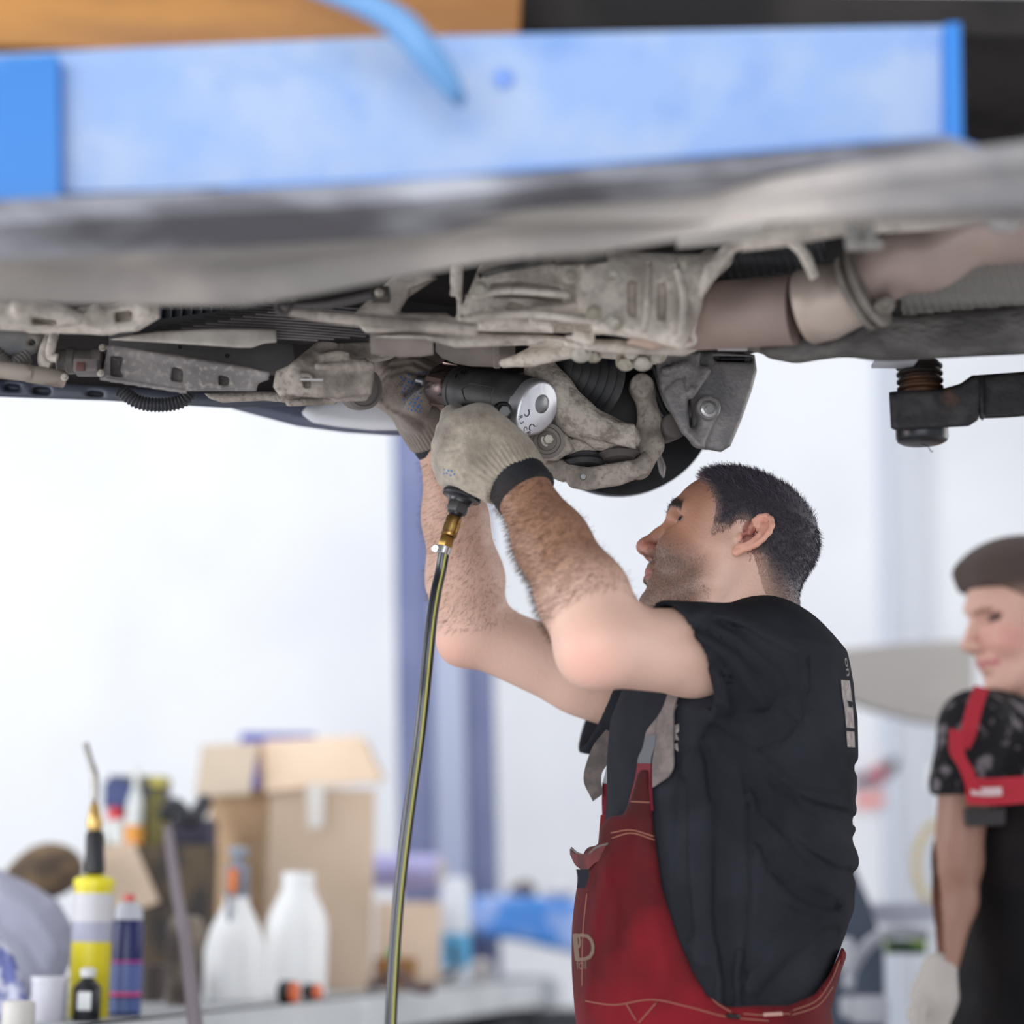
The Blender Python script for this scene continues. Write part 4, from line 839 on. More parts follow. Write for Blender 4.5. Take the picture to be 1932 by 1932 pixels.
tube('weld_strip', [P(112, 372, 1.83), P(700, 348, 1.83), P(1080, 320, 1.83), P(1788, 262, 1.83)], .005, bld, bm_, 8, 2)
for a, b in ((950, 148),): lathe('paint_pit', P(a, b, 1.838), (0, -1, 0), [(0, .010), (.0015, .007)], mat('pit_blue', (.18, .30, .66), .6), bm_, 20)
tag(tube('blue_cable', [P(560, -40, 1.74), P(640, -10, 1.74), P(700, 12, 1.74), P(760, 50, 1.745), P(800, 95, 1.75), P(835, 140, 1.76), P(856, 172, 1.77), P(868, 190, 1.79)], [.009, .010, .012, .014, .014, .012, .009, .006], mat('cable_blue', (.14, .32, .60), .4), None, 16),
    'pale blue curved cable hanging over the face of the blue beam', 'cable')
ob = mat('orange_plank', (.45, .19, .03), .55, col2=(.28, .11, .02), scale=4, stretch=(1, 4, 4))
tag(box('orange_beam', P(440, 0, 1.876), (.54, .03, .12), ob, None, .004, Euler((0, math.radians(1.5), 0)).to_matrix()), 'orange painted beam behind the top left of the blue beam', 'beam')
# ================================================================ the mechanic
HO = np.array([0.2950, 2.80, 1.571]); HS = 1.02
def head_axes(y, p, r):
    y, p, r = map(math.radians, (y, p, r))
    f0 = np.array([-math.cos(y) * math.cos(p), math.sin(y) * math.cos(p), math.sin(p)])
    l0 = np.array([-math.sin(y), -math.cos(y), 0]); u0 = np.cross(f0, l0)
    l = math.cos(r) * l0 + math.sin(r) * u0
    return np.stack([f0, l, np.cross(f0, l)])
HB = head_axes(15, 17.5, 9.0)
def H(f, l, u): return HO + HS * (np.array([f, l, u]) / 1000) @ HB

def head_sdf(q):
    """q in metres in the head frame: forward, to his left, up; origin between the ears"""
    q = q * 1000
    a = q.copy(); a[:, 1] = np.abs(a[:, 1])          # mirrored copy for paired features
    d = ell(q, (-3, 0, 38), (93, 77, 73))
    d = smin(d, ell(q, (27, 0, 44), (66, 66, 60)), 22)
    d = smin(d, ell(q, (36, 0, -14), (60, 60, 76)), 24)
    d = smin(d, cap(a, (2, 53, -52), (74, 20, -93), 15, 14), 26)        # jaw line
    d = smin(d, cap(a, (0, 62, -8), (2, 54, -50), 16, 15), 24)
    d = smin(d, ell(q, (62, 0, -68), (36, 36, 38)), 18)
    d = smin(d, ell(q, (83, 0, -92), (15, 17, 14)), 14)                 # chin
    d = smin(d, ell(a, (68, 38, -20), (25, 20, 23)), 16)                # cheek bone
    d = smin(d, cap(a, (93, 7, 37), (84, 26, 41), 9, 9), 12)
    d = smin(d, cap(a, (84, 26, 41), (66, 48, 38), 9, 8), 10)            # brow ridge
    d = smax(d, -ell(a, (94, 33, 21), (20, 22, 11)), 10)                # eye socket
    d = smin(d, sph(a, (65, 34, 21), 14.5), 3)                          # lids
    d = smax(d, -rbox(a, (80, 40, 20.5), (13, 15, 3.2), 2.3), 2)           # eye opening
    d = smin(d, chain(q, [(92, 0, 24), (103, 0, 4), (115, 0, -12)], [9, 10, 10.5], 6), 9)
    d = smin(d, ell(q, (116, 0, -17), (13, 12, 11)), 6)
    d = smin(d, ell(a, (104, 13, -22), (15, 8.5, 9.5)), 6)
    d = smax(d, -ell(a, (110, 8.5, -28.5), (7.5, 5.0, 5.5)), 2.0)               # nostril
    d = smin(d, cap(a, (99, 0, -40), (94, 14, -44), 7, 6), 9)
    d = smin(d, chain(a, [(102, 0, -49), (99, 10, -50), (88, 25, -54)], [4.6, 4.2, 2.6], 4), 5)   # upper lip
    d = smin(d, chain(a, [(100, 0, -60), (97, 10, -60), (88, 23, -56)], [5.4, 4.8, 2.6], 4), 5)   # lower lip
    d = smax(d, -chain(a, [(108, 0, -54.5), (101, 12, -54.5), (88, 27, -55.5)], [1.3, 1.3, 1.2], 2), 2.5)
    d = smax(d, -ell(q, (98, 0, -73), (8, 20, 6)), 8)
    d = smax(d, -chain(a, [(98, 26, -20), (92, 31, -34), (86, 37, -52)], [1.2, 1.6, 1.0], 3), 7)  # smile fold
    # neck
    d = smin(d, cap(q, (-28, 0, -30), (-72, 0, -150), 63, 66), 22)
    d = smin(d, cap(q, (30, 0, -75), (-20, 0, -150), 34, 40), 24)
    d = smin(d, cap(a, (-12, 56, -25), (0, 30, -150), 15, 14), 14)
    # ear, in its own tilted frame
    e = a.copy(); e -= np.array([-24, 76, 12], np.float32)
    t = math.radians(-22); ct, st = math.cos(t), math.sin(t)
    ex = e[:, 0] * ct - e[:, 2] * st; ez = e[:, 0] * st + e[:, 2] * ct; ey = e[:, 1]
    fl = math.radians(30); cf, sf = math.cos(fl), math.sin(fl)
    px_ = ex * cf + ey * sf; py_ = -ex * -sf + 0; py_ = ex * sf + ey * cf
    px_ = ex * cf - ey * sf
    g = np.stack([px_ * .84, py_, ez], 1)                # px_: forward in ear plane, py_: outwards, ez: up
    back = ell(g, (-11, 4, 8), (16, 4.0, 25))
    back = smax(back, -ell(g, (-9, 9, 5), (10.5, 8, 17)), 2)
    ring = [(-2, 4, 4), (2, 6, 12), (3, 7, 22), (-1, 8.5, 30), (-9, 10, 34.5), (-18, 10, 33.5), (-25, 9.5, 27), (-28, 9, 17), (-27, 8, 6), (-23, 7, -5), (-17, 6, -14), (-10, 5, -21)]
    hel = chain(g, ring, [2.4, 2.8, 3.0, 3.2, 3.4, 3.5, 3.5, 3.4, 3.2, 3.0, 3.0, 3.0], 2)
    anti = chain(g, [(-12, 8, 22), (-18, 8, 10), (-17, 8, -3), (-10, 8, -14), (-3, 7, -17)], [2.4, 2.8, 3.0, 2.8, 2.4], 2)
    ear = smin(smin(back, hel, 3), anti, 3)
    ear = smin(ear, ell(g, (-6, 4, -23), (6.5, 4.0, 8)), 4)            # lobe
    ear = smin(ear, ell(g, (4, 5, -5), (4, 4, 7)), 4)                   # tragus
    d = smin(d, ear, 4)
    d = smax(d, -ell(g, (-3, 4, -4), (5, 8, 6)), 3)
    return d / 1000

# joints
sN, eN, wN = P(1440, 1238, 2.70), P(1130, 1220, 2.50), P(977, 912, 2.615)
sF, eF, wF = P(1262, 1345, 3.02), P(893, 1190, 2.98), P(838, 842, 2.87)
def lerp(a, b, t): return a + (b - a) * t
def arm_sdf(p, s, e, w, k=1.0, out=(0, 0, 0)):
    out = np.array(out)
    d = chain(p, [s, lerp(s, e, .45) , e], [.055 * k, .051 * k, .043 * k], .02)
    d = smin(d, cap(p, lerp(s, e, .35), lerp(s, e, .8), .047 * k, .041 * k), .02)
    f1 = lerp(e, w, .28) + out
    d = smin(d, chain(p, [e, f1, lerp(e, w, .62) + out * .5, w, w + (w - e) * .2], [.042 * k, .053 * k, .044 * k, .0325 * k, .031 * k], .02), .035)
    return d
# torso measured row by row: image row, front column, back column (at depth 2.8), half breadth
TR = [(1138, 1368, 1475, .08), (1165, 1335, 1500, .11), (1200, 1290, 1535, .15), (1240, 1225, 1583, .195), (1300, 1175, 1601, .20), (1360, 1152, 1611, .195), (1430, 1146, 1613, .185),
      (1500, 1146, 1610, .18), (1580, 1140, 1609, .175), (1640, 1128, 1610, .172), (1705, 1116, 1606, .17), (1755, 1110, 1592, .167), (1832, 1108, 1562, .165), (1900, 1110, 1545, .168), (1990, 1112, 1560, .172), (2090, 1120, 1570, .178)]
TC = 2.80
_tz, _tf, _tb, _th = [], [], [], []
for r in TR:
    a = P(r[1], r[0], TC); b = P(r[2], r[0], TC); _tz.append((a[2] + b[2]) / 2); _tf.append(a[0]); _tb.append(b[0]); _th.append(r[3])
_tz = np.array(_tz)[::-1]; _tf = np.array(_tf)[::-1]; _tb = np.array(_tb)[::-1]; _th = np.array(_th)[::-1]
def torso_sdf(p, grow=0.0, n=2.3):
    z = p[:, 2]
    f = np.interp(z, _tz, _tf); b = np.interp(z, _tz, _tb); h = np.interp(z, _tz, _th)
    cx = (f + b) / 2; ax = np.maximum((b - f) / 2 + grow, .01); h = np.maximum(h + grow, .01)
    u = np.abs(p[:, 0] - cx) / ax; v = np.abs(p[:, 1] - TC) / h
    k = (u ** n + v ** n) ** (1 / n)
    d = (k - 1) * np.minimum(ax, h) * (0.6 + 0.4 * np.minimum(k, 1))
    return smax(d.astype(np.float32), z - _tz[-1] - grow, .03)
def torso_s(p, grow=0):
    d = torso_sdf(p, grow)
    return d

def body_sdf(p):
    q = ((p - HO) @ HB.T) / HS
    d = np.full(len(p), 1.0, np.float32)
    near = np.sqrt((q * q).sum(1)) < 0.3
    d = np.sqrt((q * q).sum(1)) - 0.2
    if near.any():
        d[near] = head_sdf(q[near].astype(np.float32)) * HS
    t = torso_s(p, -0.022)
    a = arm_sdf(p, sN, eN, wN, 1.0, (0.010, 0, 0.002))
    a = smin(a, sph(p, P(1112, 1232, 2.505), .034), .02)
    b = arm_sdf(p, sF, eF, wF, 0.98)
    b = smin(b, sph(p, P(868, 1213, 2.98), .030), .02)
    return np.minimum(smin(d, t, .03), np.minimum(a, b)).astype(np.float32)

mech = empty('person', (0.30, 2.80, 0), 'mechanic in black t-shirt and red bib overalls reaching up under the car', 'person')
skin = mat('skin', (0.72, 0.42, 0.31), 0.5, sss=0.25, attr='Col', bump=0.0006, bscale=260)
bo = sdf_obj('body', body_sdf, (-0.20, 2.36, 1.15), (0.52, 3.14, 1.76), 0.0026, skin, mech)
bv = verts_of(bo.data)
rng = np.random.default_rng(5)
def paint(v):
    c = np.tile(np.array([0.76, 0.49, 0.385]), (len(v), 1))
    q = ((v - HO) @ HB.T) / HS * 1000
    hd = (np.sqrt((q * q).sum(1)) < 190) & (q[:, 2] > -140)
    def blend(w, col):
        w = np.clip(w, 0, 1)[:, None]; c[:] = c * (1 - w) + np.array(col) * w
    # tanned, ruddy face
    blend(hd * np.clip((q[:, 0] + 10) / 60, 0, 1) * .88, (0.40, 0.175, 0.105))
    # stubble on jaw, lip and cheek
    jaw = np.clip((q[:, 0] + 5) / 35, 0, 1) * np.clip((-q[:, 2] + 0.28 * q[:, 0] - 18) / 34, 0, 1) * np.clip((q[:, 2] + 128) / 25, 0, 1)
    spk = rng.random(len(v)) * .35 + .65
    dn2 = np.sqrt((((np.stack([q[:, 0], np.abs(q[:, 1]), q[:, 2]], 1) - np.array([110, 8.5, -28.5])) / np.array([9, 6.5, 7.0])) ** 2).sum(1))
    blend(hd * np.clip((1.25 - dn2) * 4, 0, 1) * .9, (0.06, 0.015, 0.012))  # nostril hollow painted dark, its shade put into the skin colour
    blend(hd * jaw * .90 * spk, (0.13, 0.085, 0.07))
    lips = np.exp(-(((q[:, 2] + 54.5) / 7) ** 2)) * (q[:, 0] > 90) * (np.abs(q[:, 1]) < 25)
    lx = (lips > .5) & hd
    blend(lx * 1.0, (0.30, 0.11, 0.10))
    dn = np.sqrt((((q[:, [0, 2]] - np.array([114, -18])) / np.array([16, 13])) ** 2).sum(1))
    blend(hd * np.clip(1.4 - dn, 0, 1) * .6 * (q[:, 0] > 90), (0.62, 0.24, 0.18))
    ay = np.abs(q[:, 1])
    brow = np.exp(-(((q[:, 2] - (42 - (ay - 28) ** 2 * .010)) / 5.0) ** 2)) * (ay > 6) * (ay < 54) * (q[:, 0] > 45)
    blend(hd * brow * 1.3, (0.05, 0.03, 0.025))
    lash = np.exp(-(((q[:, 2] - 21) / 6.0) ** 2)) * (ay > 18) * (ay < 50) * (q[:, 0] > 62)
    blend(hd * lash * .95, (0.12, 0.06, 0.05))
    # ears redder; shade of the inner hollow painted in dark red
    blend(hd * (ay > 79) * (q[:, 0] < -4) * .5, (0.78, 0.30, 0.21))
    er = np.sqrt(((q[:, 0] + 27 - .35 * (q[:, 2] - 12)) / 9) ** 2 + ((q[:, 2] - 13) / 19) ** 2)
    blend(hd * (ay > 66) * (er < 1.1) * np.clip((85 - ay) / 3, 0, 1) * .85, (0.30, 0.08, 0.055))
    # dark short hair showing on the nape and the temples
    # forearms: brown from the hair and the sun
    for e, w, s in ((eN, wN, 1.0), (eF, wF, .45)):
        ax_ = w - e; L_ = np.linalg.norm(ax_); t = ((v - e) @ ax_) / L_ ** 2
        dist = np.linalg.norm(v - e - np.outer(t, ax_), axis=1)
        m_ = (dist < .075) * np.clip((t - .12) / .35, 0, 1) * (t < 1.5)
        side = np.clip(1.1 - (v[:, 0] - (e + np.outer(t, ax_))[:, 0]) / .05, 0.25, 1) if s < 1 else 1
        blend(m_ * .86 * s * side, (0.33, 0.16, 0.09))
    for e in (P(1112, 1240, 2.47), P(860, 1225, 2.97)):
        dd = np.linalg.norm(v - e, axis=1)
        blend(np.exp(-(dd / .035) ** 2) * .38, (0.80, 0.32, 0.27))
    return c
color_attr(bo.data, 'Col', paint(bv))

# eyes
for sd in (1, -1):
    c = H(65.2, 34 * sd, 21)
    bm = bmesh.new(); bmesh.ops.create_uvsphere(bm, u_segments=24, v_segments=16, radius=.0132)
    for v in bm.verts: v.co = v.co + V(c)
    eye = bm_link('eye', bm, mat('eye_white', (0.36, 0.31, 0.30), 0.25), mech)
    ic = H(65.2 + 11.6, (34 + 4.5) * sd, 22)
    lathe('iris', ic, V(ic - c), [(-.0015, .0074), (0, .0068), (.0010, .0050), (.0013, .001)], mat('iris', (0.04, 0.03, 0.025), 0.15), eye, 18)

# ---- hair: a close cap plus short strands
def hair_region(q):
    """>0 inside the haired scalp; q in mm in the head frame"""
    f, l, u = q[:, 0], np.abs(q[:, 1]), q[:, 2]
    front = np.interp(u, [-80, -8, 2, 20, 38, 55, 72, 92, 108, 130], [-35, 20, 26, 26, 28, 36, 54, 76, 84, 84]) - f
    side_low = np.where(f > 12, u - np.interp(f, [12, 16, 30, 60], [12, 3, 5, 40]), 1e3)
    ear_gap = np.where((f <= 14) & (f > -34), u - np.interp(f, [-34, -30, -18, -4, 4, 14], [-20, 20, 32, 30, 14, 4]), 1e3)
    behind = np.where(f <= -34, np.minimum(u + 116 + (l - 20).clip(0) * .4, np.where(u < 0, (-34 + .62 * u) - f + 2, 1e3)), 1e3)
    return np.minimum(np.minimum(front, side_low), np.minimum(ear_gap, behind))
def hair_sdf(p):
    q = (((p - HO) @ HB.T) / HS).astype(np.float32); qm = q * 1000
    r = hair_region(qm)
    d = head_hair_base(q)
    th = 0.0065 * np.clip((r + 2) / 16, 0.0, 1) * np.clip((qm[:, 2] + 120) / 120, .25, 1) + np.clip((qm[:, 2] - 80) / 50, 0, 1) * .003 - 0.0012
    return (np.maximum(d - th, (-r / 1000) * .8) * HS).astype(np.float32)
def head_hair_base(q):
    m_ = q * 1000
    d = ell(m_, (-3, 0, 38), (93, 77, 73)); d = smin(d, ell(m_, (27, 0, 44), (66, 66, 60)), 22); d = smin(d, ell(m_, (36, 0, -14), (60, 60, 76)), 24)
    d = smin(d, cap(m_, (-28, 0, -30), (-72, 0, -150), 63, 66), 22)
    a = m_.copy(); a[:, 1] = np.abs(a[:, 1])
    d = smin(d, cap(a, (-12, 56, -25), (0, 30, -150), 15, 14), 14)
    d = smin(d, cap(a, (0, 62, -8), (2, 54, -50), 16, 15), 24)
    return d / 1000
hm = mat('hair', (0.030, 0.022, 0.026), 0.55, attr='Col', bump=0.0012, bscale=420, sheen=0.2)
hlo, hhi = HO - .16, HO + .17
hv, hq = net(hair_sdf, hlo, hhi, 0.0026)
hme = arr_mesh('hair', hv, hq)
def hair_cols(v):
    q = ((v - HO) @ HB.T) / HS * 1000; r = hair_region(q)
    k = np.clip(r / 26, 0, 1) * np.clip((q[:, 2] + 75 - .6 * np.clip(q[:, 0] + 75, -30, 60)) / 70, 0.0, 1); k = np.clip(k + (q[:, 2] > 20) * .5, 0, 1)[:, None]
    return np.array([0.44, 0.27, 0.20]) * (1 - k) + np.array([0.034, 0.025, 0.034]) * k
nrm = normals_of(hme)
strand_v, strand_f, strand_c = [hv], [hq], [hair_cols(hv)]
# strands: flat little spikes, two quads collapsed to a tip
pick = rng.integers(0, len(hv), 30000)
qq = ((hv[pick] - HO) @ HB.T) / HS * 1000; keep = hair_region(qq) > 0.5; pick = pick[keep]; qq = qq[keep]
nn = nrm[pick]
comb = (np.array([0.8, 0, 0.1]) @ HB)[None] * (qq[:, 2:3] > 70) + (np.array([-.35, 0, -.9]) @ HB)[None] * (qq[:, 2:3] <= 70)
dr = nn * .42 + comb * .85 + rng.normal(0, .26, nn.shape); dr /= np.linalg.norm(dr, axis=1)[:, None]
ln = (.0045 + .0055 * np.clip((qq[:, 2] + 20) / 90, 0, 1)) * rng.uniform(.6, 1.2, len(pick))
side = np.cross(dr, rng.normal(0, 1, dr.shape)); side /= np.linalg.norm(side, axis=1)[:, None]
b0 = hv[pick] - nn * .001 + np.cross(nn, rng.normal(0, .0012, nn.shape))
wd = .00045
A = b0 - side * wd; B_ = b0 + side * wd; Cc = b0 + dr * ln[:, None] + side * .0001; Dd = b0 + dr * ln[:, None] - side * .0001
sv = np.stack([A, B_, Cc, Dd], 1).reshape(-1, 3); base = len(hv) + np.arange(len(pick)) * 4
strand_v.append(sv); strand_f.append(np.stack([base, base + 1, base + 2, base + 3], 1)); strand_c.append(np.repeat(hair_cols(hv[pick]) * rng.choice([.6, 1.0, 2.2, 4.0], (len(pick), 1), p=[.4, .3, .2, .1]) * np.array([1, .95, 1.25]), 4, 0))  # random paler, bluish strands paint highlights into the hair
hme2 = arr_mesh('hair', np.concatenate(strand_v), np.concatenate(strand_f)); color_attr(hme2, 'Col', np.concatenate(strand_c))
link('hair', hme2, hm, mech)
bpy.data.meshes.remove(hme)

def strands(name, o, sel, n, length, width, dirf, m, parent, lift=.5, jit=.4):
    v = verts_of(o.data); nr = normals_of(o.data); idx = np.where(sel(v))[0]
    if not len(idx): return
    pk = rng.choice(idx, n); nn = nr[pk]; d = dirf(v[pk])
    dr = nn * lift + d + rng.normal(0, jit, nn.shape); dr /= np.linalg.norm(dr, axis=1)[:, None]
    sd_ = np.cross(dr, nn); sd_ /= np.linalg.norm(sd_, axis=1)[:, None] + 1e-9
    ln = length * rng.uniform(.5, 1.2, (n, 1)); b = v[pk] + np.cross(nn, rng.normal(0, .0013, nn.shape)) - nn * .0002
    mid = b + dr * ln * .5 + nn * ln * .08; tip = b + dr * ln - nn * ln * .1
    q = np.stack([b - sd_ * width, b + sd_ * width, mid + sd_ * width * .8, mid - sd_ * width * .8, tip + sd_ * width * .2, tip - sd_ * width * .2], 1).reshape(-1, 3)
    bs = np.arange(n)[:, None] * 6
    f = np.concatenate([bs + np.array([[0, 1, 2, 3]]), bs + np.array([[3, 2, 4, 5]])])
    off = -np.array(o.location) if False else 0
    return link(name, arr_mesh(name, q, f), m, parent)
def forearm_sel(e, w, t0, t1):
    def g(v):
        ax_ = w - e; t = ((v - e) @ ax_) / (ax_ @ ax_); dist = np.linalg.norm(v - e - np.outer(t, ax_), axis=1)
        return (t > t0) & (t < t1) & (dist < .07)
    return g
hair_arm = mat('arm_hair', (0.10, 0.045, 0.022), 0.7)
strands('arm_hair', bo, forearm_sel(eN, wN, .15, .97), 10000, .012, .00015, lambda v: np.tile(np.array([-.6, -.1, -.7]), (len(v), 1)), hair_arm, mech)
strands('arm_hair', bo, forearm_sel(eF, wF, .05, .95), 4200, .011, .00013, lambda v: np.tile(np.array([-.6, -.1, -.6]), (len(v), 1)), hair_arm, mech)
def stub_sel(v):
    q = ((v - HO) @ HB.T) / HS * 1000
    hd = (np.sqrt((q * q).sum(1)) < 175) & (np.abs(q[:, 1]) < 70)
    lips = (np.abs(q[:, 2] + 54) < 9) & (q[:, 0] > 88) & (np.abs(q[:, 1]) < 24)
    return hd & (q[:, 0] > 0) & (-q[:, 2] + .28 * q[:, 0] > 20 + 34 * rng.random(len(q))) & (q[:, 2] > -122) & ~lips & (q[:, 0] < 108)
strands('stubble', bo, stub_sel, 26000, .0016, .00011, lambda v: np.tile(np.array([-.2, 0, -.5]), (len(v), 1)), mat('stubble', (0.045, 0.03, 0.025), 0.7), mech)
def brow_sel(v):
    q = ((v - HO) @ HB.T) / HS * 1000; ay = np.abs(q[:, 1])
    return (q[:, 0] > 45) & (ay > 7) & (ay < 52) & (np.abs(q[:, 2] - (42.5 - (ay - 28) ** 2 * .010)) < 4.8)
strands('eyebrow', bo, brow_sel, 1500, .007, .0003, lambda v: np.tile(np.array([.5, -.3, .15]), (len(v), 1)), mat('stubble'), mech, .35, .25)

# ---- t-shirt
SH = [([(1340, 1160), (1400, 1190), (1480, 1260), (1525, 1330)], -.0035, 9), ([(1300, 1180), (1380, 1215), (1450, 1270), (1500, 1350)], -.004, 8), ([(1322, 1155), (1420, 1178), (1500, 1225)], .0045, 10),
      ([(1318, 1195), (1390, 1245), (1440, 1330)], .004, 12), ([(1330, 1225), (1375, 1280), (1400, 1350)], -.004, 9), ([(1345, 1262), (1365, 1320), (1372, 1350)], .004, 9),
      ([(1350, 1345), (1392, 1362), (1450, 1348), (1500, 1300)], -.004, 10),
      ([(1410, 1425), (1470, 1480), (1530, 1520), (1600, 1548)], -.006, 11), ([(1412, 1440), (1440, 1530), (1500, 1590), (1560, 1640)], -.0065, 12), ([(1418, 1430), (1500, 1500), (1600, 1512)], .005, 14),
      ([(1420, 1500), (1470, 1570), (1540, 1610), (1605, 1625)], .005, 15), ([(1428, 1560), (1455, 1640), (1520, 1690), (1580, 1712)], -.0065, 12), ([(1432, 1600), (1480, 1690), (1560, 1735)], .005, 13),
      ([(1310, 1440), (1318, 1560), (1322, 1700), (1330, 1800)], .007, 22), ([(1290, 1480), (1285, 1600), (1300, 1760)], -.005, 12), ([(1368, 1440), (1372, 1560), (1360, 1720), (1380, 1880)], -.006, 16),
      ([(1345, 1380), (1400, 1420)], -.007, 10), ([(1330, 1400), (1345, 1500)], -.004, 9), ([(1415, 1860), (1470, 1800), (1540, 1745), (1590, 1715)], .006, 14), ([(1440, 1885), (1500, 1820), (1570, 1760)], -.005, 11),
      ([(1400, 1425), (1415, 1540), (1418, 1680), (1402, 1890)], -.0035, 3.5), ([(1525, 1240), (1530, 1300), (1515, 1360), (1480, 1400), (1408, 1424)], -.003, 3.0), ([(1519, 1240), (1524, 1300), (1509, 1358), (1476, 1395)], .0012, 3.0),
      ([(1345, 1790), (1360, 1850), (1355, 1900)], .005, 9), ([(1395, 1800), (1385, 1850), (1392, 1900)], .005, 9), ([(1600, 1440), (1616, 1450)], -.0025, 10), ([(1598, 1500), (1616, 1512)], -.0025, 9), ([(1590, 1560), (1616, 1590)], -.002, 9), ([(1600, 1645), (1616, 1650)], -.0025, 9)]
cuN = P(1296, 1252, 2.60)                                     # sleeve opening, near arm
slD = (eN - sN) / np.linalg.norm(eN - sN)
cuD = np.array([-.90, -.28, -.10]); cuD = cuD / np.linalg.norm(cuD)
slF = (eF - sF) / np.linalg.norm(eF - sF); cuF = P(1122, 1345, 3.01)
def shirt_sdf(p):
    x, y = proj(p)
    d = torso_s(p)
    near = cap(p, P(1450, 1250, 2.70), P(1225, 1252, 2.57), .073, .078)
    near = smin(near, cap(p, P(1478, 1256, 2.74), P(1425, 1212, 2.78), .066, .052), .03)
    d2 = smin(d, near, .045)
    far = cap(p, P(1300, 1340, 2.98), P(1100, 1318, 3.01), .084, .076)
    far = smax(far, (p - cuF) @ slF, .004)
    d2 = smin(d2, far, .03)
    # hem of the near sleeve: slanted plane seen almost edge-on
    hp = P(1264, 1244, 2.63); hn = np.array([-.86, -.28, -.42]); hn /= np.linalg.norm(hn)
    m_ = (p - hp) @ hn
    region = p[:, 1] < 2.74
    d2 = np.where(region & (p[:, 0] < hp[0] + .09) & (m_ > -0.02), smax(d2, np.minimum(m_, 1), .004), d2) if False else d2
    # cut the sleeve off at the hem
    hole1 = cap(p, P(1370, 1250, 2.655), P(1170, 1252, 2.54), .068, .0735)
    cut = smax(smax(near, m_, .003), -hole1, .003)
    far = smax(far, -cap(p, P(1200, 1328, 2.995), P(1000, 1300, 3.02), .070, .070), .003)
    base = smin(d, cut, .04)
    base = smin(base, far, .03)
    d2 = np.where(p[:, 1] < 2.72, base, base)
    # old
    arm_hole = cap(p, P(1370, 1250, 2.655), P(1170, 1252, 2.54), .068, .0735)
    arm_hole2 = cap(p, P(1200, 1328, 2.995), P(1000, 1300, 3.02), .070, .070)
    # neck hole
    neck = cap(p, H(-20, 0, -60), H(-62, 0, -175), .070, .060)
    d2 = smax(d2, -neck, .004)
    s = creases(p, SH, (x, y)) * 2.2
    s = np.where((m_ > -.19) & (p[:, 1] < 2.74), np.clip(s, -.0035, .006), s)
    near0 = cap(p, P(1450, 1250, 2.70), P(1225, 1252, 2.57), .0708, .0758)
    shell = np.maximum(np.maximum(np.abs(near0 + .0022 - np.clip(s, -.003, .003)) - .0022, m_), -((p - P(1440, 1246, 2.70)) @ hn))
    shell = np.where(p[:, 1] < 2.80, shell, 1)
    return np.minimum(d2 - s * (p[:, 1] < 2.86), shell).astype(np.float32)
fab = mat('shirt_cotton', (0.0175, 0.0180, 0.0225), 0.95, col2=(0.030, 0.031, 0.038), scale=9, fac=(.35, .7), bump=0.0005, bscale=500, spec=.06)
sh = sdf_obj('t_shirt', shirt_sdf, (0.02, 2.46, 0.93), (0.50, 3.16, 1.60), 0.0036, fab, mech)

# ---- overalls: bib, waist and trousers
BIB = [(1205, 1452), (1226, 1450), (1229, 1511), (1236, 1578), (1249, 1674), (1277, 1762), (1305, 1829), (1334, 1878), (1372, 1900), (1430, 1897), (1488, 1897), (1537, 1876), (1562, 1843), (1583, 1801), (1588, 1785), (1600, 1800),
       (1700, 1850), (1700, 2300), (1000, 2300), (1000, 1640), (1075, 1600), (1130, 1596), (1132, 1560), (1150, 1540), (1176, 1538), (1190, 1506)]
LEGZ = 1.0
def overall_sdf(p):
    x, y = proj(p)
    t = torso_s(p, .012)
    belly = ell(p, P(1192, 1770, 2.80), (.066, .14, .17))
    t = smin(t, belly, .04)
    fold = creases(p, [([(1150, 1620), (1120, 1750), (1105, 1900)], .004, 12), ([(1200, 1560), (1180, 1700), (1170, 1880)], -.003, 12), ([(1225, 1600), (1235, 1720), (1260, 1840)], .004, 14),
                       ([(1096, 1880), (1160, 1895), (1240, 1888), (1310, 1905)], -.002, 4), ([(1140, 1640), (1160, 1720), (1150, 1800)], .003, 10), ([(1233, 1520), (1241, 1600), (1256, 1690), (1284, 1775), (1312, 1838), (1345, 1884)], -.0015, 3)], (x, y))
    t = t - fold
    reg = poly2d(x, y, BIB) * (2.65 / F)
    far_ok = p[:, 1] - 2.8
    bib = smax(t, reg, .006)
    return bib.astype(np.float32)
def trouser_sdf(p):
    cx = P(1330, 1932, 2.8)[0]
    hip = rbox(p, (cx, 2.8, .80), (.155, .185, .16), .12)
    d = hip
    for s in (-1, 1):
        leg = chain(p, [(cx, 2.8 + s * .10, .78), (cx - .01, 2.8 + s * .13, .45), (cx + .01, 2.8 + s * .16, .07)], [.105, .085, .085], .03)
        leg = smax(leg, .045 - p[:, 2], .006)
        d = smin(d, leg, .03)
    return d.astype(np.float32)
def all_overall(p):
    a = overall_sdf(p); b = trouser_sdf(p)
    a = smax(a, .86 - p[:, 2], .01)
    return smin(a, b, .03).astype(np.float32)
red = mat('red_workwear', (0.13, 0.007, 0.012), 0.85, col2=(0.045, 0.009, 0.009), scale=5, fac=(.40, .68), col3=(0.30, 0.012, 0.022), scale3=3.0, fac3=(.52, .75), bump=0.0005, bscale=420, sheen=.03, spec=.12)
def shell_overall(p):
    d = all_overall(p)
    return d
ov = sdf_obj('overalls', shell_overall, (0.00, 2.52, 0.02), (0.50, 3.08, 1.36), 0.0055, red, mech)
box_b = mat('boot', (0.02, 0.018, 0.016), 0.6)
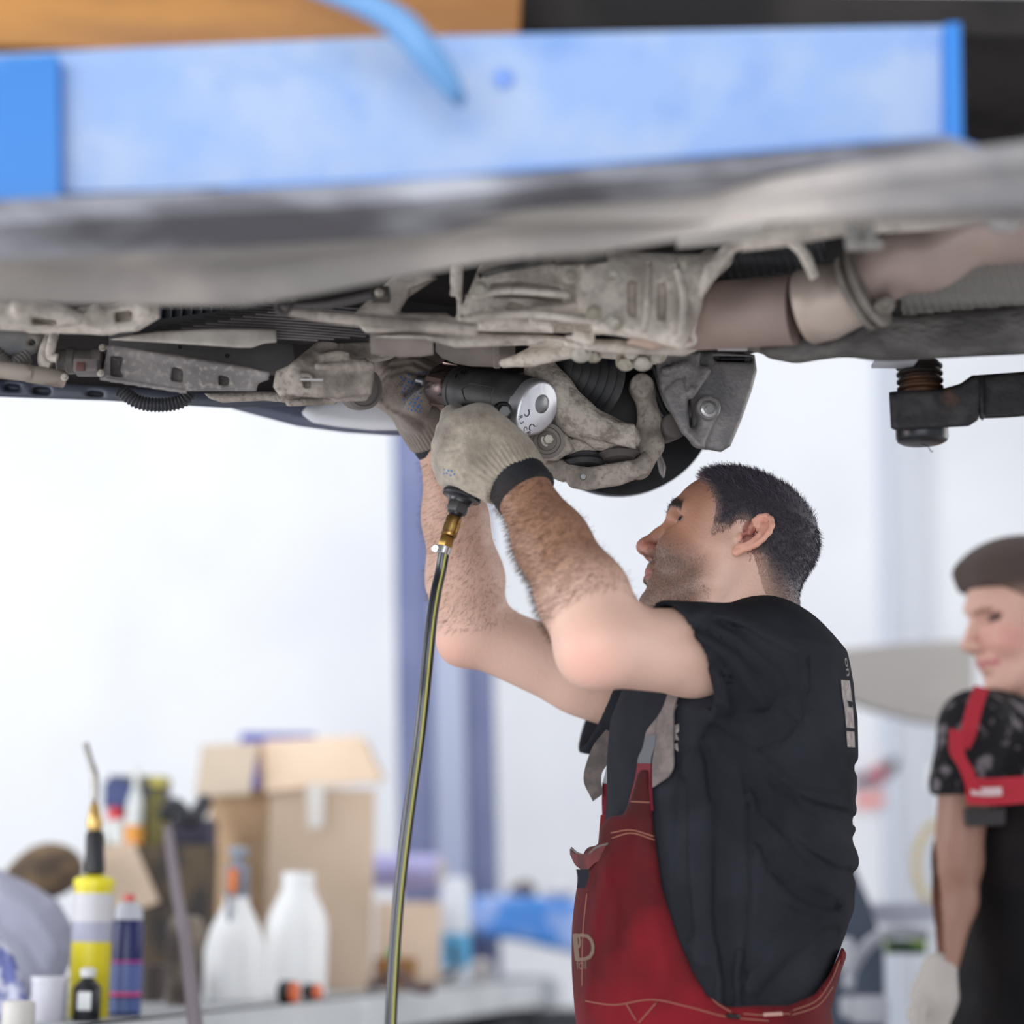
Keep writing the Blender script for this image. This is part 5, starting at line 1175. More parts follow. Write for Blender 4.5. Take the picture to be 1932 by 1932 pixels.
for s in (-1, 1):
    cx = P(1330, 1932, 2.8)[0]
    def boot(p, s=s, cx=cx):
        d = smin(rbox(p, (cx - .05, 2.8 + s * .16, .045), (.145, .05, .045), .035), cap(p, (cx + .01, 2.8 + s * .16, .05), (cx + .01, 2.8 + s * .16, .13), .055, .055), .03)
        return smax(d, -p[:, 2], .002).astype(np.float32)
    sdf_obj('boot', boot, (cx - .22, 2.8 + s * .16 - .09, -.02), (cx + .12, 2.8 + s * .16 + .09, .22), .008, box_b, mech)
# ---- gloves
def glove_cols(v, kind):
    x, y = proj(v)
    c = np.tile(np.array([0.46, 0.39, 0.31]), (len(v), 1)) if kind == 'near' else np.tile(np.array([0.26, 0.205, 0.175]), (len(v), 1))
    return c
knit = mat('glove_knit', (0.4, 0.34, 0.28), 0.9, attr='Col', col2=(0.16, 0.125, 0.10), scale=22, fac=(.48, .80), col3=(.20, .16, .13), scale3=150, fac3=(.42, 1.05), bump=0.0014, bscale=420, sheen=.3)
GN = [(851, 793), (868, 777), (905, 770), (924, 774), (955, 797), (990, 826), (1000, 852), (1012, 872), (1000, 884), (965, 905), (935, 935), (915, 943), (884, 932), (850, 912), (833, 897), (826, 873), (830, 850), (837, 826)]
gnA = P(930, 860, 2.62); gnD = (eN - wN) / np.linalg.norm(eN - wN)
def glove_near(p):
    x, y = proj(p)
    d = inflate(p, GN, 2.635, .052, .040, (x, y))
    d = smin(d, cap(p, P(955, 872, 2.625), P(905, 812, 2.635), .036, .032), .02)
    # knuckle row and fingers going round the grip
    fing = [((862, 800), (846, 812), (872, 802), .0145), ((852, 832), (838, 842), (868, 832), .015), ((846, 864), (838, 874), (866, 866), .0145), ((856, 892), (846, 900), (872, 892), .013)]
    for a, b, c, r in fing:
        f = chain(p, [P(*a, 2.625), P(*b, 2.655), P(b[0] + 3, b[1] - 2, 2.69), P(*c, 2.705)], [r + .001, r, r, r * .85], .008)
        d = smin(d, f, .010)
    # index finger up to the trigger, thumb round the far side of the tool
    d = smin(d, chain(p, [P(870, 796, 2.66), P(852, 785, 2.69), P(862, 778, 2.72)], [.0145, .013, .0115], .008), .008)
    th = chain(p, [P(960, 850, 2.68), P(958, 812, 2.71), P(940, 792, 2.73), P(915, 788, 2.735)], [.019, .0165, .0145, .012], .008)
    d = smin(d, th, .010)
    # ribbed cuff, open round the wrist
    w0, w1 = P(962, 894, 2.62), P(982, 921, 2.618)
    dirw = (P(1010, 965, 2.60) - P(940, 870, 2.63)); dirw /= np.linalg.norm(dirw)
    cuff = cap(p, P(945, 868, 2.63), P(985, 925, 2.615), .040, .0425)
    cuff = smax(cuff, (p - P(973, 906, 2.618)) @ dirw, .003)
    q = p - P(960, 890, 2.62); qq = q - np.outer(q @ dirw, dirw)
    xa = np.cross(dirw, [0, 1, 0]); xa /= np.linalg.norm(xa); ya = np.cross(dirw, xa)
    ang = np.arctan2(qq @ ya, qq @ xa); al = q @ dirw
    rib = .0011 * np.cos(ang * 44) * np.clip((al + .022) / .02, 0, 1)
    d = smin(d, cuff, .012) - rib
    hole = cap(p, P(968, 898, 2.62), P(1040, 1010, 2.59), .0375, .040)
    d = smax(d, -hole, .003)
    s = creases(p, [([(868, 792), (862, 830), (866, 880)], -.0014, 8), ([(905, 800), (880, 850), (872, 900)], .0012, 14), ([(930, 800), (960, 845), (985, 870)], .0010, 10),
                    ([(840, 852), (866, 846)], -.0016, 3.5), ([(836, 880), (864, 878)], -.0016, 3.5), ([(842, 824), (868, 816)], -.0016, 3.5)], (x, y))
    return (d - s).astype(np.float32)
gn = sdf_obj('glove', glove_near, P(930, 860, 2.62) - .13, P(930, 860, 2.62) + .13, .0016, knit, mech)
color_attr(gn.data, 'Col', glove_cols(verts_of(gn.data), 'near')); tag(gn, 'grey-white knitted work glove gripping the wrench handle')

GF = [(838, 690), (805, 668), (764, 654), (742, 649), (722, 664), (711, 684), (706, 715), (703, 748), (709, 766), (735, 786), (768, 805), (786, 826), (806, 834), (830, 822), (846, 808), (850, 786), (840, 770), (820, 752), (815, 720), (828, 702)]
def glove_far(p):
    x, y = proj(p)
    d = inflate(p, GF, 2.852, .038, .034, (x, y))
    # four fingers folded over the top of the tool nose
    rows = [((716, 742), (728, 700), (770, 680), (812, 700)), ((714, 722), (730, 680), (772, 666), (818, 686)), ((718, 700), (738, 664), (778, 660), (822, 680)), ((730, 684), (748, 658), (784, 656), (826, 676))]
    for i, rr in enumerate(rows):
        Y0 = 2.82 + i * .017
        f = chain(p, [P(*rr[0], Y0 + .012), P(*rr[1], Y0), P(*rr[2], Y0 + .002), P(*rr[3], Y0 + .012)], [.0135, .0135, .0125, .0105], .008)
        d = smin(d, f, .007)
    # thumb under the nose
    d = smin(d, chain(p, [P(775, 790, 2.81), P(788, 766, 2.80), P(800, 752, 2.795), P(808, 742, 2.80)], [.017, .014, .012, .010], .008), .010)
    cuff = cap(p, P(795, 790, 2.845), P(825, 832, 2.865), .036, .0375)
    dirw = P(826, 842, 2.87) - P(790, 780, 2.84); dirw /= np.linalg.norm(dirw)
    cuff = smax(cuff, (p - P(822, 824, 2.862)) @ dirw, .003)
    q = p - P(815, 815, 2.86); qq = q - np.outer(q @ dirw, dirw); xa = np.cross(dirw, [0, 1, 0]); xa /= np.linalg.norm(xa); ya = np.cross(dirw, xa)
    rib = .0010 * np.cos(np.arctan2(qq @ ya, qq @ xa) * 44) * np.clip((q @ dirw + .03) / .02, 0, 1)
    d = smin(d, cuff, .012) - rib
    d = smax(d, -cap(p, P(815, 815, 2.86), P(870, 900, 2.90), .0335, .035), .003)
    s = creases(p, [([(712, 706), (740, 676), (790, 672), (835, 694)], -.0030, 4), ([(708, 724), (735, 692), (780, 684), (815, 702)], -.0032, 4), ([(706, 742), (732, 710), (765, 698), (800, 708)], -.0026, 4.5),
                    ([(792, 726), (782, 734), (766, 744)], -.004, 3.5), ([(720, 700), (745, 668), (800, 665)], .0015, 5), ([(735, 770), (770, 780), (800, 800)], -.0018, 6), ([(716, 760), (750, 785), (790, 815)], .0012, 6), ([(722, 752), (750, 735), (768, 715)], -.0018, 5)], (x, y)) * 1.6
    return (d - s).astype(np.float32)
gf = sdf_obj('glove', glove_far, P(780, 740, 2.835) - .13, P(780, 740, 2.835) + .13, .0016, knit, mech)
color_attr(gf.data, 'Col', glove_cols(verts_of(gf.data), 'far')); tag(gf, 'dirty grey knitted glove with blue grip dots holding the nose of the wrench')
# grip dots
def dots(o, pts, Yd, r, parent):
    b = bvh_of(o); bm = bmesh.new()
    for x, y in pts:
        dv = (V(P(x, y, Yd)) - V(CAM)).normalized(); hit, n, i, dd = b.ray_cast(V(CAM), dv)
        if hit is None: continue
        x_, y_, n_ = frame_of(n)
        c = bm.verts.new(hit + n * r * .55); rg = [bm.verts.new(hit + (x_ * math.cos(k * math.pi / 4) + y_ * math.sin(k * math.pi / 4)) * r * (.75 if 0 else 1)) for k in range(8)]
        for k in range(8): bm.faces.new((c, rg[k], rg[(k + 1) % 8]))
    return bm_link('grip_dots', bm, mat('dot_blue', (0.015, 0.12, 0.36), 0.5), parent, smooth=True)
rd = random.Random(3)
dp = []
for i in range(9):
    for j in range(5):
        x = 757 + j * 7.4 + (i % 2) * 3.7 + i * .6; y = 712 + i * 7 + j * 2.4
        if 775 < x and y < 724 and j > 3: continue
        dp.append((x + rd.uniform(-1, 1), y + rd.uniform(-1, 1)))
dp += [(770 + k * 7, 708 - k * 1.2 + rd.uniform(-1, 1)) for k in range(7)]
dots(gf, dp, 2.8, .0016, gf)
dots(gn, [(838, 886), (846, 888), (852, 889), (843, 893), (850, 897), (857, 895), (838, 893)], 2.6, .0016, gn)
# dark wrist bands between glove and arm
band = mat('cuff_black', (0.012, 0.013, 0.018), 0.8, bump=.001, bscale=120)
dirw = (P(1010, 965, 2.60) - P(940, 870, 2.63)); dirw /= np.linalg.norm(dirw)
lathe('wrist_band', P(966, 896, 2.619), dirw, [(0, .0365), (.006, .0385), (.014, .0402), (.019, .0392), (.023, .0408), (.029, .0398), (.033, .0408), (.037, .0395), (.039, .035)], band, mech, 40)
dw2 = (eF - wF) / np.linalg.norm(eF - wF)
dirw2 = P(826, 842, 2.87) - P(790, 780, 2.84); dirw2 /= np.linalg.norm(dirw2)
lathe('wrist_band', P(822, 826, 2.865), dirw2, [(-.008, .0325), (.000, .0345), (.008, .0360), (.014, .035), (.017, .031)], band, mech, 36)

# ================================================================ air wrench and its hose
rc = P(1008, 764, 2.668); nose = P(812, 722, 2.80)
wr = empty('impact_wrench', rc, 'black air impact wrench with a silver back plate held in both gloves', 'wrench')
td = nose - rc; TL = np.linalg.norm(td); td = td / TL
hd_ = P(868, 925, 2.645) - P(972, 800, 2.665); hd_ /= np.linalg.norm(hd_)       # grip direction
upv = -hd_ - td * float(-hd_ @ td); upv /= np.linalg.norm(upv); sdv = np.cross(td, upv)
blk = mat('wrench_black', (0.032, 0.030, 0.031), 0.5, col2=(0.055, 0.05, 0.05), scale=30, bump=.0002, bscale=300)
brz = mat('wrench_collar', (0.11, 0.075, 0.07), 0.32, 0.7, col2=(0.025, 0.02, 0.022), scale=45, fac=(.5, .6), stretch=(1, 1, 5))
slv = mat('polished_plate', (0.74, 0.74, 0.78), 0.38, 0.85, col2=(0.55, 0.55, 0.60), scale=25, fac=(.5, .8), bump=.0002, bscale=150)
lathe('housing', rc + td * .004, td, [(0, .034), (.004, .0355), (.05, .0345), (.085, .0335), (.112, .031), (.116, .0325), (.123, .0325), (.124, .031), (.131, .031), (.132, .0325), (.138, .032), (.140, .029)], blk, wr, 48)
lathe('nose_collar', rc + td * .143, td, [(0, .0285), (.003, .0300), (.012, .0305), (.034, .0300), (.040, .027), (.046, .022), (.050, .019)], brz, wr, 48)
for k in range(5):
    a = k * 2 * math.pi / 5 + .5; c = rc + td * .163 + (upv * math.cos(a) + sdv * math.sin(a)) * .0300
    R_ = Matrix((V(td), V(upv * math.cos(a) + sdv * math.sin(a)), V(np.cross(td, upv * math.cos(a) + sdv * math.sin(a))))).transposed()
    box('collar_rib', c, (.030, .003, .0045), mat('rib_bronze', (0.30, 0.21, 0.18), .3, .8), wr, .0008, R_)
lathe('anvil', rc + td * .190, td, [(0, .015), (.004, .015), (.006, .011), (.010, .0125), (.013, .011), (.018, .011), (.019, .0075), (.034, .0075)], mat('steel_dark', (0.12, 0.12, 0.13), .35, .9), wr, 28)
# vents and badge recess: raised thin frames on the housing
def on_housing(t, a, r=.0352): return rc + td * t + (upv * math.cos(a) + sdv * math.sin(a)) * r
cam_a = math.atan2(float((CAM - rc) @ sdv), float((CAM - rc) @ upv))
fr = [(.045, -.45), (.045, .32), (.090, .32), (.104, .02), (.096, -.40), (.045, -.45)]
fpts = []
for (t0, a0), (t1, a1) in zip(fr, fr[1:]):
    for k in range(6): fpts.append(on_housing(t0 + (t1 - t0) * k / 6, cam_a + a0 + (a1 - a0) * k / 6, .0353 - (t0 + (t1 - t0) * k / 6) * .018))
fpts.append(fpts[0]); tube('badge_outline', fpts, .0007, mat('wrench_edge', (0.075, 0.065, 0.05), .4), wr, 6, 1)
for t, a in ((.100, -.75), (.106, -.75), (.112, -.75), (.112, .72), (.118, .72), (.122, .5)):
    tube('vent_slot', [on_housing(t, cam_a + a - .10, .0335), on_housing(t + .003, cam_a + a + .10, .0335)], .0011, mat('slot_black', (0.003, 0.003, 0.003), .6), wr, 6, 1)
# back plate: teardrop down into the grip
def plate_pt(a, r, k): return rc + upv * a + sdv * r + td * k
outl = []
for i in range(40):
    t = 2 * math.pi * i / 40; cx_, cy_ = math.cos(t), math.sin(t)
    rr = .0345
    a = cx_ * rr; b = cy_ * rr
    if a < 0: a *= 1.42; b *= (1 - .34 * (abs(cx_) ** 2.2))
    outl.append((a, b))
bm = bmesh.new(); rings = []
for k, sc in ((.010, 1.0), (-.006, 1.0), (-.009, .975), (-.0107, .93), (-.0112, .85)):
    rings.append([bm.verts.new(V(plate_pt(a * sc - (1 - sc) * .006, b * sc, k))) for a, b in outl])
for r0, r1 in zip(rings, rings[1:]):
    for i in range(40): bm.faces.new((r0[i], r0[(i + 1) % 40], r1[(i + 1) % 40], r1[i]))
bm.faces.new(rings[0]); bm.faces.new(rings[-1][::-1])
bpl = bm_link('back_plate', bm, slv, wr)
lathe('plug', rc + upv * .004 - td * .0108, -td, [(0, .0125), (.0006, .0125), (.0008, .0112), (.0004, .0108), (.0007, .010), (.0009, .001)], mat('plug_steel', (0.25, 0.25, 0.26), .35, .9), wr, 36)
mk = mat('engraving', (0.05, 0.05, 0.055), .6)
bvp = bvh_of(bpl)
def plate_text(s_, a, b, size, rot=0.0, sx=1):
    rt = sdv * 1.0; u_ = upv * 1.0
    # lettering runs across the plate, read from behind the tool
    viewr = np.cross(AX[:, 2], [0, 0, 1]); 
    rgt = sdv if float(sdv @ AX[:, 0]) > 0 else -sdv
    r2 = rgt * math.cos(rot) + u_ * math.sin(rot); u2 = -rgt * math.sin(rot) + u_ * math.cos(rot)
    c = plate_pt(a, 0, 0) + rgt * b
    cu = bpy.data.curves.new('marking', 'FONT'); cu.body = s_; cu.size = size; cu.align_x = 'CENTER'; cu.align_y = 'CENTER'
    to = bpy.data.objects.new('marking', cu); COL.objects.link(to); bpy.context.view_layer.update()
    me = bpy.data.meshes.new_from_object(to.evaluated_get(bpy.context.evaluated_depsgraph_get())); bpy.data.objects.remove(to)
    for v in me.vertices:
        q = V(c) + V(r2) * v.co.x * sx + V(u2) * v.co.y; hit = bvp.ray_cast(q - V(td) * .05, V(td))[0]
        v.co = (hit - V(td) * .0005) if hit is not None else q - V(td) * .0123
    return link('marking', me, mk, wr, smooth=False)
def arc_mark(a, b, r, a0, a1):
    rgt = sdv if float(sdv @ AX[:, 0]) > 0 else -sdv
    pts = [plate_pt(a + r * math.sin(math.radians(t)), 0, -.0116) + rgt * (b + r * math.cos(math.radians(t))) for t in np.linspace(a0, a1, 14)]
    tube('arrow_mark', pts, .0006, mk, wr, 6, 1)
    e = pts[-1]; tube('arrow_mark', [e, e + upv * .0022 + rgt * .0018], .0006, mk, wr, 6, 1)
arc_mark(-.022, -.011, .0042, -120, 110); arc_mark(-.028, .010, .0042, 290, 60)
plate_text('R', -.033, -.015, .0095, -.5); plate_text('3', -.036, -.008, .0085, -.5); plate_text('C', -.037, .003, .0085, -.5); plate_text('F', -.037, .011, .0095, -.5)
# grip, trigger, hex knob
def grip(p):
    a = rc + td * .045 - upv * .02; b = P(880, 912, 2.645)
    return smin(cap(p, a, b, .021, .0165), cap(p, rc + td * .02 - upv * .028, b, .016, .013), .01).astype(np.float32)
sdf_obj('grip', grip, P(920, 850, 2.66) - .12, P(920, 850, 2.66) + .12, .003, blk, wr)
kc = rc + td * .030 - upv * .028 - AX[:, 1] * 0 ; kc = P(950, 776, 2.625); kd = V(-sdv if float(sdv @ (CAM - rc)) < 0 else sdv)
kd = (V(CAM - kc).normalized() * .55 + V((.35, 0, -.25)) + V(kd) * .4).normalized()
lathe('knob_collar', V(kc) - kd * .012, kd, [(0, .0125), (.008, .0125), (.011, .0105)], mat('slot_black'), wr, 28)
lathe('reverse_knob', V(kc) - kd * .004, kd, [(0, .0088), (.009, .0088), (.0115, .0070)], mat('knob_steel', (0.16, 0.155, 0.15), .25, .95), wr, 6)
tube('trigger', [P(866, 790, 2.69), P(858, 800, 2.69), P(856, 815, 2.685)], [.006, .007, .006], blk, wr, 10)
# inlet: flared deflector, nut
axd = P(848, 1020, 2.64) - P(886, 905, 2.645); axd /= np.linalg.norm(axd)
fl = P(871, 936, 2.640)
lathe('exhaust_deflector', fl, axd, [(-.018, .010), (-.012, .015), (-.003, .0245), (.001, .0255), (.003, .0243), (.004, .017), (.006, .015), (.010, .0145)], mat('rubber_gloss', (0.018, 0.018, 0.022), .3), wr, 40)
lathe('inlet_nut', fl + axd * .010, axd, [(0, .0130), (.003, .0145), (.010, .0145), (.013, .0125)], blk, wr, 6)
lathe('inlet_neck', fl + axd * .022, axd, [(0, .0095), (.004, .009), (.0045, .0075), (.010, .0075)], mat('neck_black', (.02, .02, .022), .35, .5), wr, 24)
hs = empty('air_hose', P(862, 975, 2.643), 'black rubber air hose with a yellow stripe and brass coupling hanging from the wrench', 'hose')
brs = mat('brass', (0.50, 0.31, 0.10), 0.28, 0.95, col2=(0.32, 0.19, 0.07), scale=60)
q0 = fl + axd * .028
lathe('coupling', q0, axd, [(0, .0085), (.0015, .0098), (.004, .0105), (.009, .0105), (.0095, .0098), (.011, .0098), (.0115, .0106), (.021, .0106), (.0215, .0098), (.023, .0098), (.0235, .0106), (.026, .0104), (.027, .009)], brs, hs, 36)
lathe('hex_fitting', q0 + axd * .028, axd, [(0, .0092), (.001, .0100), (.012, .0100), (.014, .0085), (.018, .007)], mat('brass_hex', (0.42, 0.26, 0.08), .35, .95), hs, 6)
hp_ = [q0 + axd * .040] + [P(x, y, Y) for x, y, Y in ((832, 1075, 2.64), (822, 1120, 2.635), (813, 1180, 2.63), (805, 1260, 2.625), (798, 1330, 2.62), (790, 1400, 2.62), (779, 1480, 2.615), (768, 1560, 2.61), (758, 1640, 2.61), (750, 1720, 2.61), (744, 1800, 2.61), (740, 1870, 2.61), (737, 1940, 2.61))]
e_ = hp_[-1]
hp_ += [e_ + np.array([-.005, 0, -.30]), np.array([e_[0] - .03, 2.60, .35]), np.array([e_[0] - .08, 2.57, .12]), np.array([e_[0] - .22, 2.5, .012]), np.array([e_[0] - .6, 2.3, .012]), np.array([e_[0] - 1.1, 2.35, .012])]
rub = mat('hose_rubber', (0.012, 0.013, 0.018), .28, coat=.3)
tube('hose', hp_, .0072, rub, hs, 20, 10)
lathe('hose_clamp', hp_[0] + axd * .001, axd, [(0, .0085), (.0005, .0092), (.009, .0092), (.0095, .0085)], mat('clamp_steel', (0.7, 0.7, 0.72), .25, .95), hs, 28)
cl = hp_[0] + axd * .004 - AX[:, 0] * .011
lathe('clamp_screw', cl - np.array([0, .005, 0]), np.array([0.2, 1, 0.1]), [(0, .004), (.001, .0052), (.005, .0052), (.006, .0035), (.014, .0035)], mat('clamp_steel'), hs, 16)
sp = []
for p_ in spline(hp_, 6): sp.append(p_ + (AX[:, 0] * .0028 + np.array([0, -.0064, 0])))
tube('stripe', sp[:-24], .0014, mat('stripe_yellow', (0.42, 0.40, 0.10), .4), hs, 8, 1)

# ---- braces: straps, buckles, tails; pocket flap; prints
web = mat('webbing', (0.17, 0.135, 0.125), .85, col2=(0.11, 0.09, 0.085), scale=60, bump=.0006, bscale=500)
bvs = bvh_of(sh)
def surf(x, y, Y=2.7, off=.004, b=None):
    dv = (V(P(x, y, Y)) - V(CAM)).normalized(); hit = (b or bvs).ray_cast(V(CAM), dv)[0]
    return np.array(hit - dv * off) if hit is not None else P(x, y, Y)
def strap(name, row, m_, th=.003, off=.004, parent=mech, Yd=2.66):
    pts = []; ws = []
    for (x0, y0), (x1, y1) in row:
        a = surf(x0, y0, Yd, off); b = surf(x1, y1, Yd, off)
        if abs(a[1] - b[1]) > .05: m2 = min(a[1], b[1]); a = P(x0, y0, m2); b = P(x1, y1, m2)
        pts.append((a + b) / 2); ws.append((a - b) / 2)
    return ribbon(name, pts, ws, th, m_, parent)
st = strap('brace_strap', [((1258, 1322), (1278, 1330)), ((1243, 1350), (1262, 1356)), ((1222, 1378), (1246, 1384)), ((1216, 1402), (1240, 1404))], web, off=.006)
strap('brace_tail', [((1262, 1306), (1280, 1310)), ((1252, 1335), (1272, 1340)), ((1242, 1360), (1271, 1368)), ((1238, 1400), (1271, 1410)), ((1232, 1440), (1271, 1446)), ((1232, 1486), (1262, 1466))], web, .003, .012)
bk = mat('buckle_grey', (0.08, 0.08, 0.09), .6)
strap('brace_buckle', [((1220, 1387), (1240, 1387)), ((1215, 1410), (1237, 1410)), ((1207, 1428), (1232, 1426)), ((1205, 1440), (1230, 1440))], bk, .005, .010)
redp = mat('red_strap', (0.20, 0.010, 0.020), .8, col2=(0.13, .008, .014), scale=12, bump=.0005, bscale=420)
strap('bib_strap', [((1205, 1438), (1230, 1438)), ((1200, 1470), (1229, 1470)), ((1191, 1504), (1229, 1504)), ((1184, 1530), (1231, 1530))], redp, .004, .009)
fy = 2.93
ribbon('brace_strap', [P(1194, 1300, fy), P(1176, 1345, fy), P(1163, 1385, fy), P(1158, 1412, fy)], [P(14, 0, fy) - P(0, 0, fy)] * 2 + [P(9, 0, fy) - P(0, 0, fy)] * 2, .003, web, mech)
ribbon('brace_tail', [P(1150, 1380, fy - .03), P(1135, 1420, fy - .03), P(1118, 1465, fy - .03), P(1128, 1505, fy - .03)], [P(6, 3, fy) - P(0, 0, fy), P(16, 8, fy) - P(0, 0, fy), P(16, -3, fy) - P(0, 0, fy), P(9, -6, fy) - P(0, 0, fy)], .003, web, mech)
ribbon('brace_buckle', [P(1153, 1422, fy - .02), P(1149, 1450, fy - .02), P(1142, 1478, fy - .02)], [P(5, 0, fy) - P(0, 0, fy)] * 3, .005, mat('buckle_pale', (0.5, 0.5, 0.53), .4), mech)
ribbon('bib_strap', [P(1143, 1476, fy - .02), P(1142, 1510, fy - .02), P(1143, 1545, fy - .02)], [P(6, 0, fy) - P(0, 0, fy)] * 3, .004, redp, mech)
prism('bib_panel', [(1134, 1537), (1162, 1547), (1164, 1600), (1129, 1598)], 2.86, .02, mat('red_shade', (0.20, .014, .018), .85), mech, .004)
# pocket flap standing open at the front of the bib
fl_pts = [P(1184, 1577, 2.71), P(1168, 1592, 2.70), P(1150, 1604, 2.70), P(1125, 1612, 2.71), P(1108, 1626, 2.73), P(1089, 1622, 2.78), P(1078, 1607, 2.85)]
ribbon('pocket_flap', fl_pts, [P(0, 8, 2.7) - P(0, 0, 2.7), P(0, 12, 2.7) - P(0, 0, 2.7), P(0, 14, 2.7) - P(0, 0, 2.7), P(0, 13, 2.7) - P(0, 0, 2.7), P(0, 14, 2.7) - P(0, 0, 2.7), P(0, 10, 2.7) - P(0, 0, 2.7), P(0, 5, 2.7) - P(0, 0, 2.7)], .004, mat('red_flap', (0.13, 0.02, 0.02), .85, col2=(.07, .012, .012), scale=30), mech)
tube('flap_piping', [p_ + np.array([0, -.003, .0085 if 0 < i < 6 else .005]) for i, p_ in enumerate(fl_pts)], .0014, mat('piping_grey', (0.13, .11, .10), .8), mech, 8)
ribbon('flap_tab', [P(1099, 1640, 2.70), P(1100, 1655, 2.70), P(1096, 1676, 2.70)], [P(11, 0, 2.7) - P(0, 0, 2.7), P(10, 0, 2.7) - P(0, 0, 2.7), P(7, 0, 2.7) - P(0, 0, 2.7)], .004, mat('tab_navy', (.012, .012, .02), .9), mech)
# ================================================================ the younger mechanic in the background, right
yp = empty('person', (P(1940, 1500, 3.7)[0], 3.72, 0), 'younger man in patterned shirt and dark bib overalls looking down at right edge', 'person')
YO = P(1940, 1178, 3.70); YB = head_axes(-14, -12, 0); YS = 1.05
def y_head(p):
    q = ((p - YO) @ YB.T).astype(np.float32) / YS
    d = np.sqrt((q * q).sum(1)) - .2; nr = np.sqrt((q * q).sum(1)) < .3
    if nr.any():
        d[nr] = head_sdf(q[nr])
    d = smax(d, np.minimum(-(q[:, 0] - .02), -(q[:, 2] + .042)), .02)
    return d * YS
ysh, yel, ywr = P(1828, 1395, 3.61), P(1806, 1625, 3.62), P(1772, 1835, 3.56)
def y_body(p):
    d = y_head(p)
    d = smin(d, cap(p, YO + YS * (np.array([-.018, 0, -.035]) @ YB), (cxY + .01, 3.74, 1.40), .056, .060), .03)
    d = smin(d, cap(p, (cxY, 3.75, 1.36), (cxY, 3.75, 1.2), .09, .10), .03)
    a = chain(p, [ysh, yel, lerp(yel, ywr, .35), ywr], [.045, .040, .041, .028], .02)
    a2 = chain(p, [ysh2, yel2, ywr2], [.045, .040, .028], .02)
    return np.minimum(np.minimum(d, a), a2).astype(np.float32)
cxY = P(1945, 1500, 3.75)[0]
ysh2, yel2, ywr2 = np.array([cxY, 3.91, 1.37]), np.array([cxY + .03, 3.97, 1.10]), np.array([cxY - .04, 3.97, .86])
yb = sdf_obj('body', y_body, (P(1740, 1400, 3.7)[0], 3.45, .82), (P(2130, 1400, 3.7)[0], 4.06, 1.80), .005, mat('skin_young', (.7, .42, .33), .5, sss=.2, attr='Col'), yp)
v_ = verts_of(yb.data); q_ = ((v_ - YO) @ YB.T) * 1000
cY = np.tile(np.array([.72, .42, .33]), (len(v_), 1)); hdm = np.sqrt((q_ ** 2).sum(1)) < 170
def bl_(w, c):
    w = np.clip(w * hdm, 0, 1)[:, None]; cY[:] = cY * (1 - w) + np.array(c) * w
bl_(np.exp(-((q_[:, 0] - 70) / 30) ** 2 - ((q_[:, 2] + 20) / 25) ** 2) * .5, (.75, .28, .24))
bl_((np.abs(q_[:, 2] + 54) < 6) * (q_[:, 0] > 88) * .8, (.5, .12, .14)); bl_((np.abs(q_[:, 2] - 21) < 6) * (np.abs(np.abs(q_[:, 1]) - 36) < 15) * (q_[:, 0] > 60) * .9, (.06, .04, .05))
bl_((np.abs(q_[:, 2] - 36) < 5) * (np.abs(np.abs(q_[:, 1]) - 28) < 20) * (q_[:, 0] > 60) * .6, (.25, .14, .10))
ta = (v_[:, 2] < 1.45) & ~hdm; cY[ta] = (.34, .18, .13)
color_attr(yb.data, 'Col', cY)
def y_hair(p):
    q = ((p - YO) @ YB.T).astype(np.float32) / YS; m_ = q * 1000; d = head_hair_base(q)
    front = np.interp(m_[:, 2], [-80, 20, 45, 60, 80, 110], [-30, 12, 35, 84, 92, 95]) - m_[:, 0]
    low = m_[:, 2] - np.interp(m_[:, 0], [-100, -40, 10, 40, 60, 95], [-60, -15, 8, 46, 66, 76])
    th = .004 + .034 * np.clip((m_[:, 2] - 60) / 50, 0, 1)
    return np.maximum(d - th, np.maximum(-front / 1000, -low / 1000) * .8).astype(np.float32)
sdf_obj('hair', y_hair, YO - .16, YO + .18, .005, mat('hair_brown', (.085, .055, .045), .7, bump=.002, bscale=200, attr='Col'), yp)
_h = [c for c in yp.children if c.name.startswith('hair')][0]; _v = verts_of(_h.data); _u = (((_v - YO) @ YB.T) * 1000)
_k = np.clip((_u[:, 2] - 35) / 40, 0, 1)[:, None]; color_attr(_h.data, 'Col', np.array([.38, .23, .17]) * (1 - _k) + np.array([.075, .048, .04]) * _k)
cxY = P(1945, 1500, 3.75)[0]
def y_shirt(p):
    t = rbox(p, (cxY, 3.75, 1.22), (.125, .17, .25), .11)
    t = smin(t, cap(p, (cxY - .01, 3.68, 1.405), (cxY + .04, 3.84, 1.405), .065, .065), .05)
    s = chain(p, [P(1880, 1356, 3.66), P(1842, 1372, 3.61), P(1818, 1480, 3.60)], [.056, .060, .058], .02)
    s = smax(s, -(p[:, 2] - P(1818, 1500, 3.6)[2]), .004)
    s2 = smax(cap(p, ysh2, lerp(ysh2, yel2, .55), .060, .058), -(p[:, 2] - lerp(ysh2, yel2, .5)[2]), .004)
    d = smin(smin(t, s, .03), s2, .03)
    return smax(d, -cap(p, P(1880, 1255, 3.68), P(1890, 1330, 3.71), .066, .052), .01).astype(np.float32)
cam_ = mat('shirt_pattern', (.012, .011, .013), .85, col2=(.16, .14, .15), scale=34, fac=(.56, .64), detail=1.5, spec=.2)
sdf_obj('t_shirt', y_shirt, (P(1750, 1400, 3.6)[0], 3.45, .95), (cxY + .25, 4.1, 1.58), .006, cam_, yp)
blk2 = mat('overall_black', (.008, .007, .008), .9, col2=(.016, .013, .013), scale=5, spec=.15)
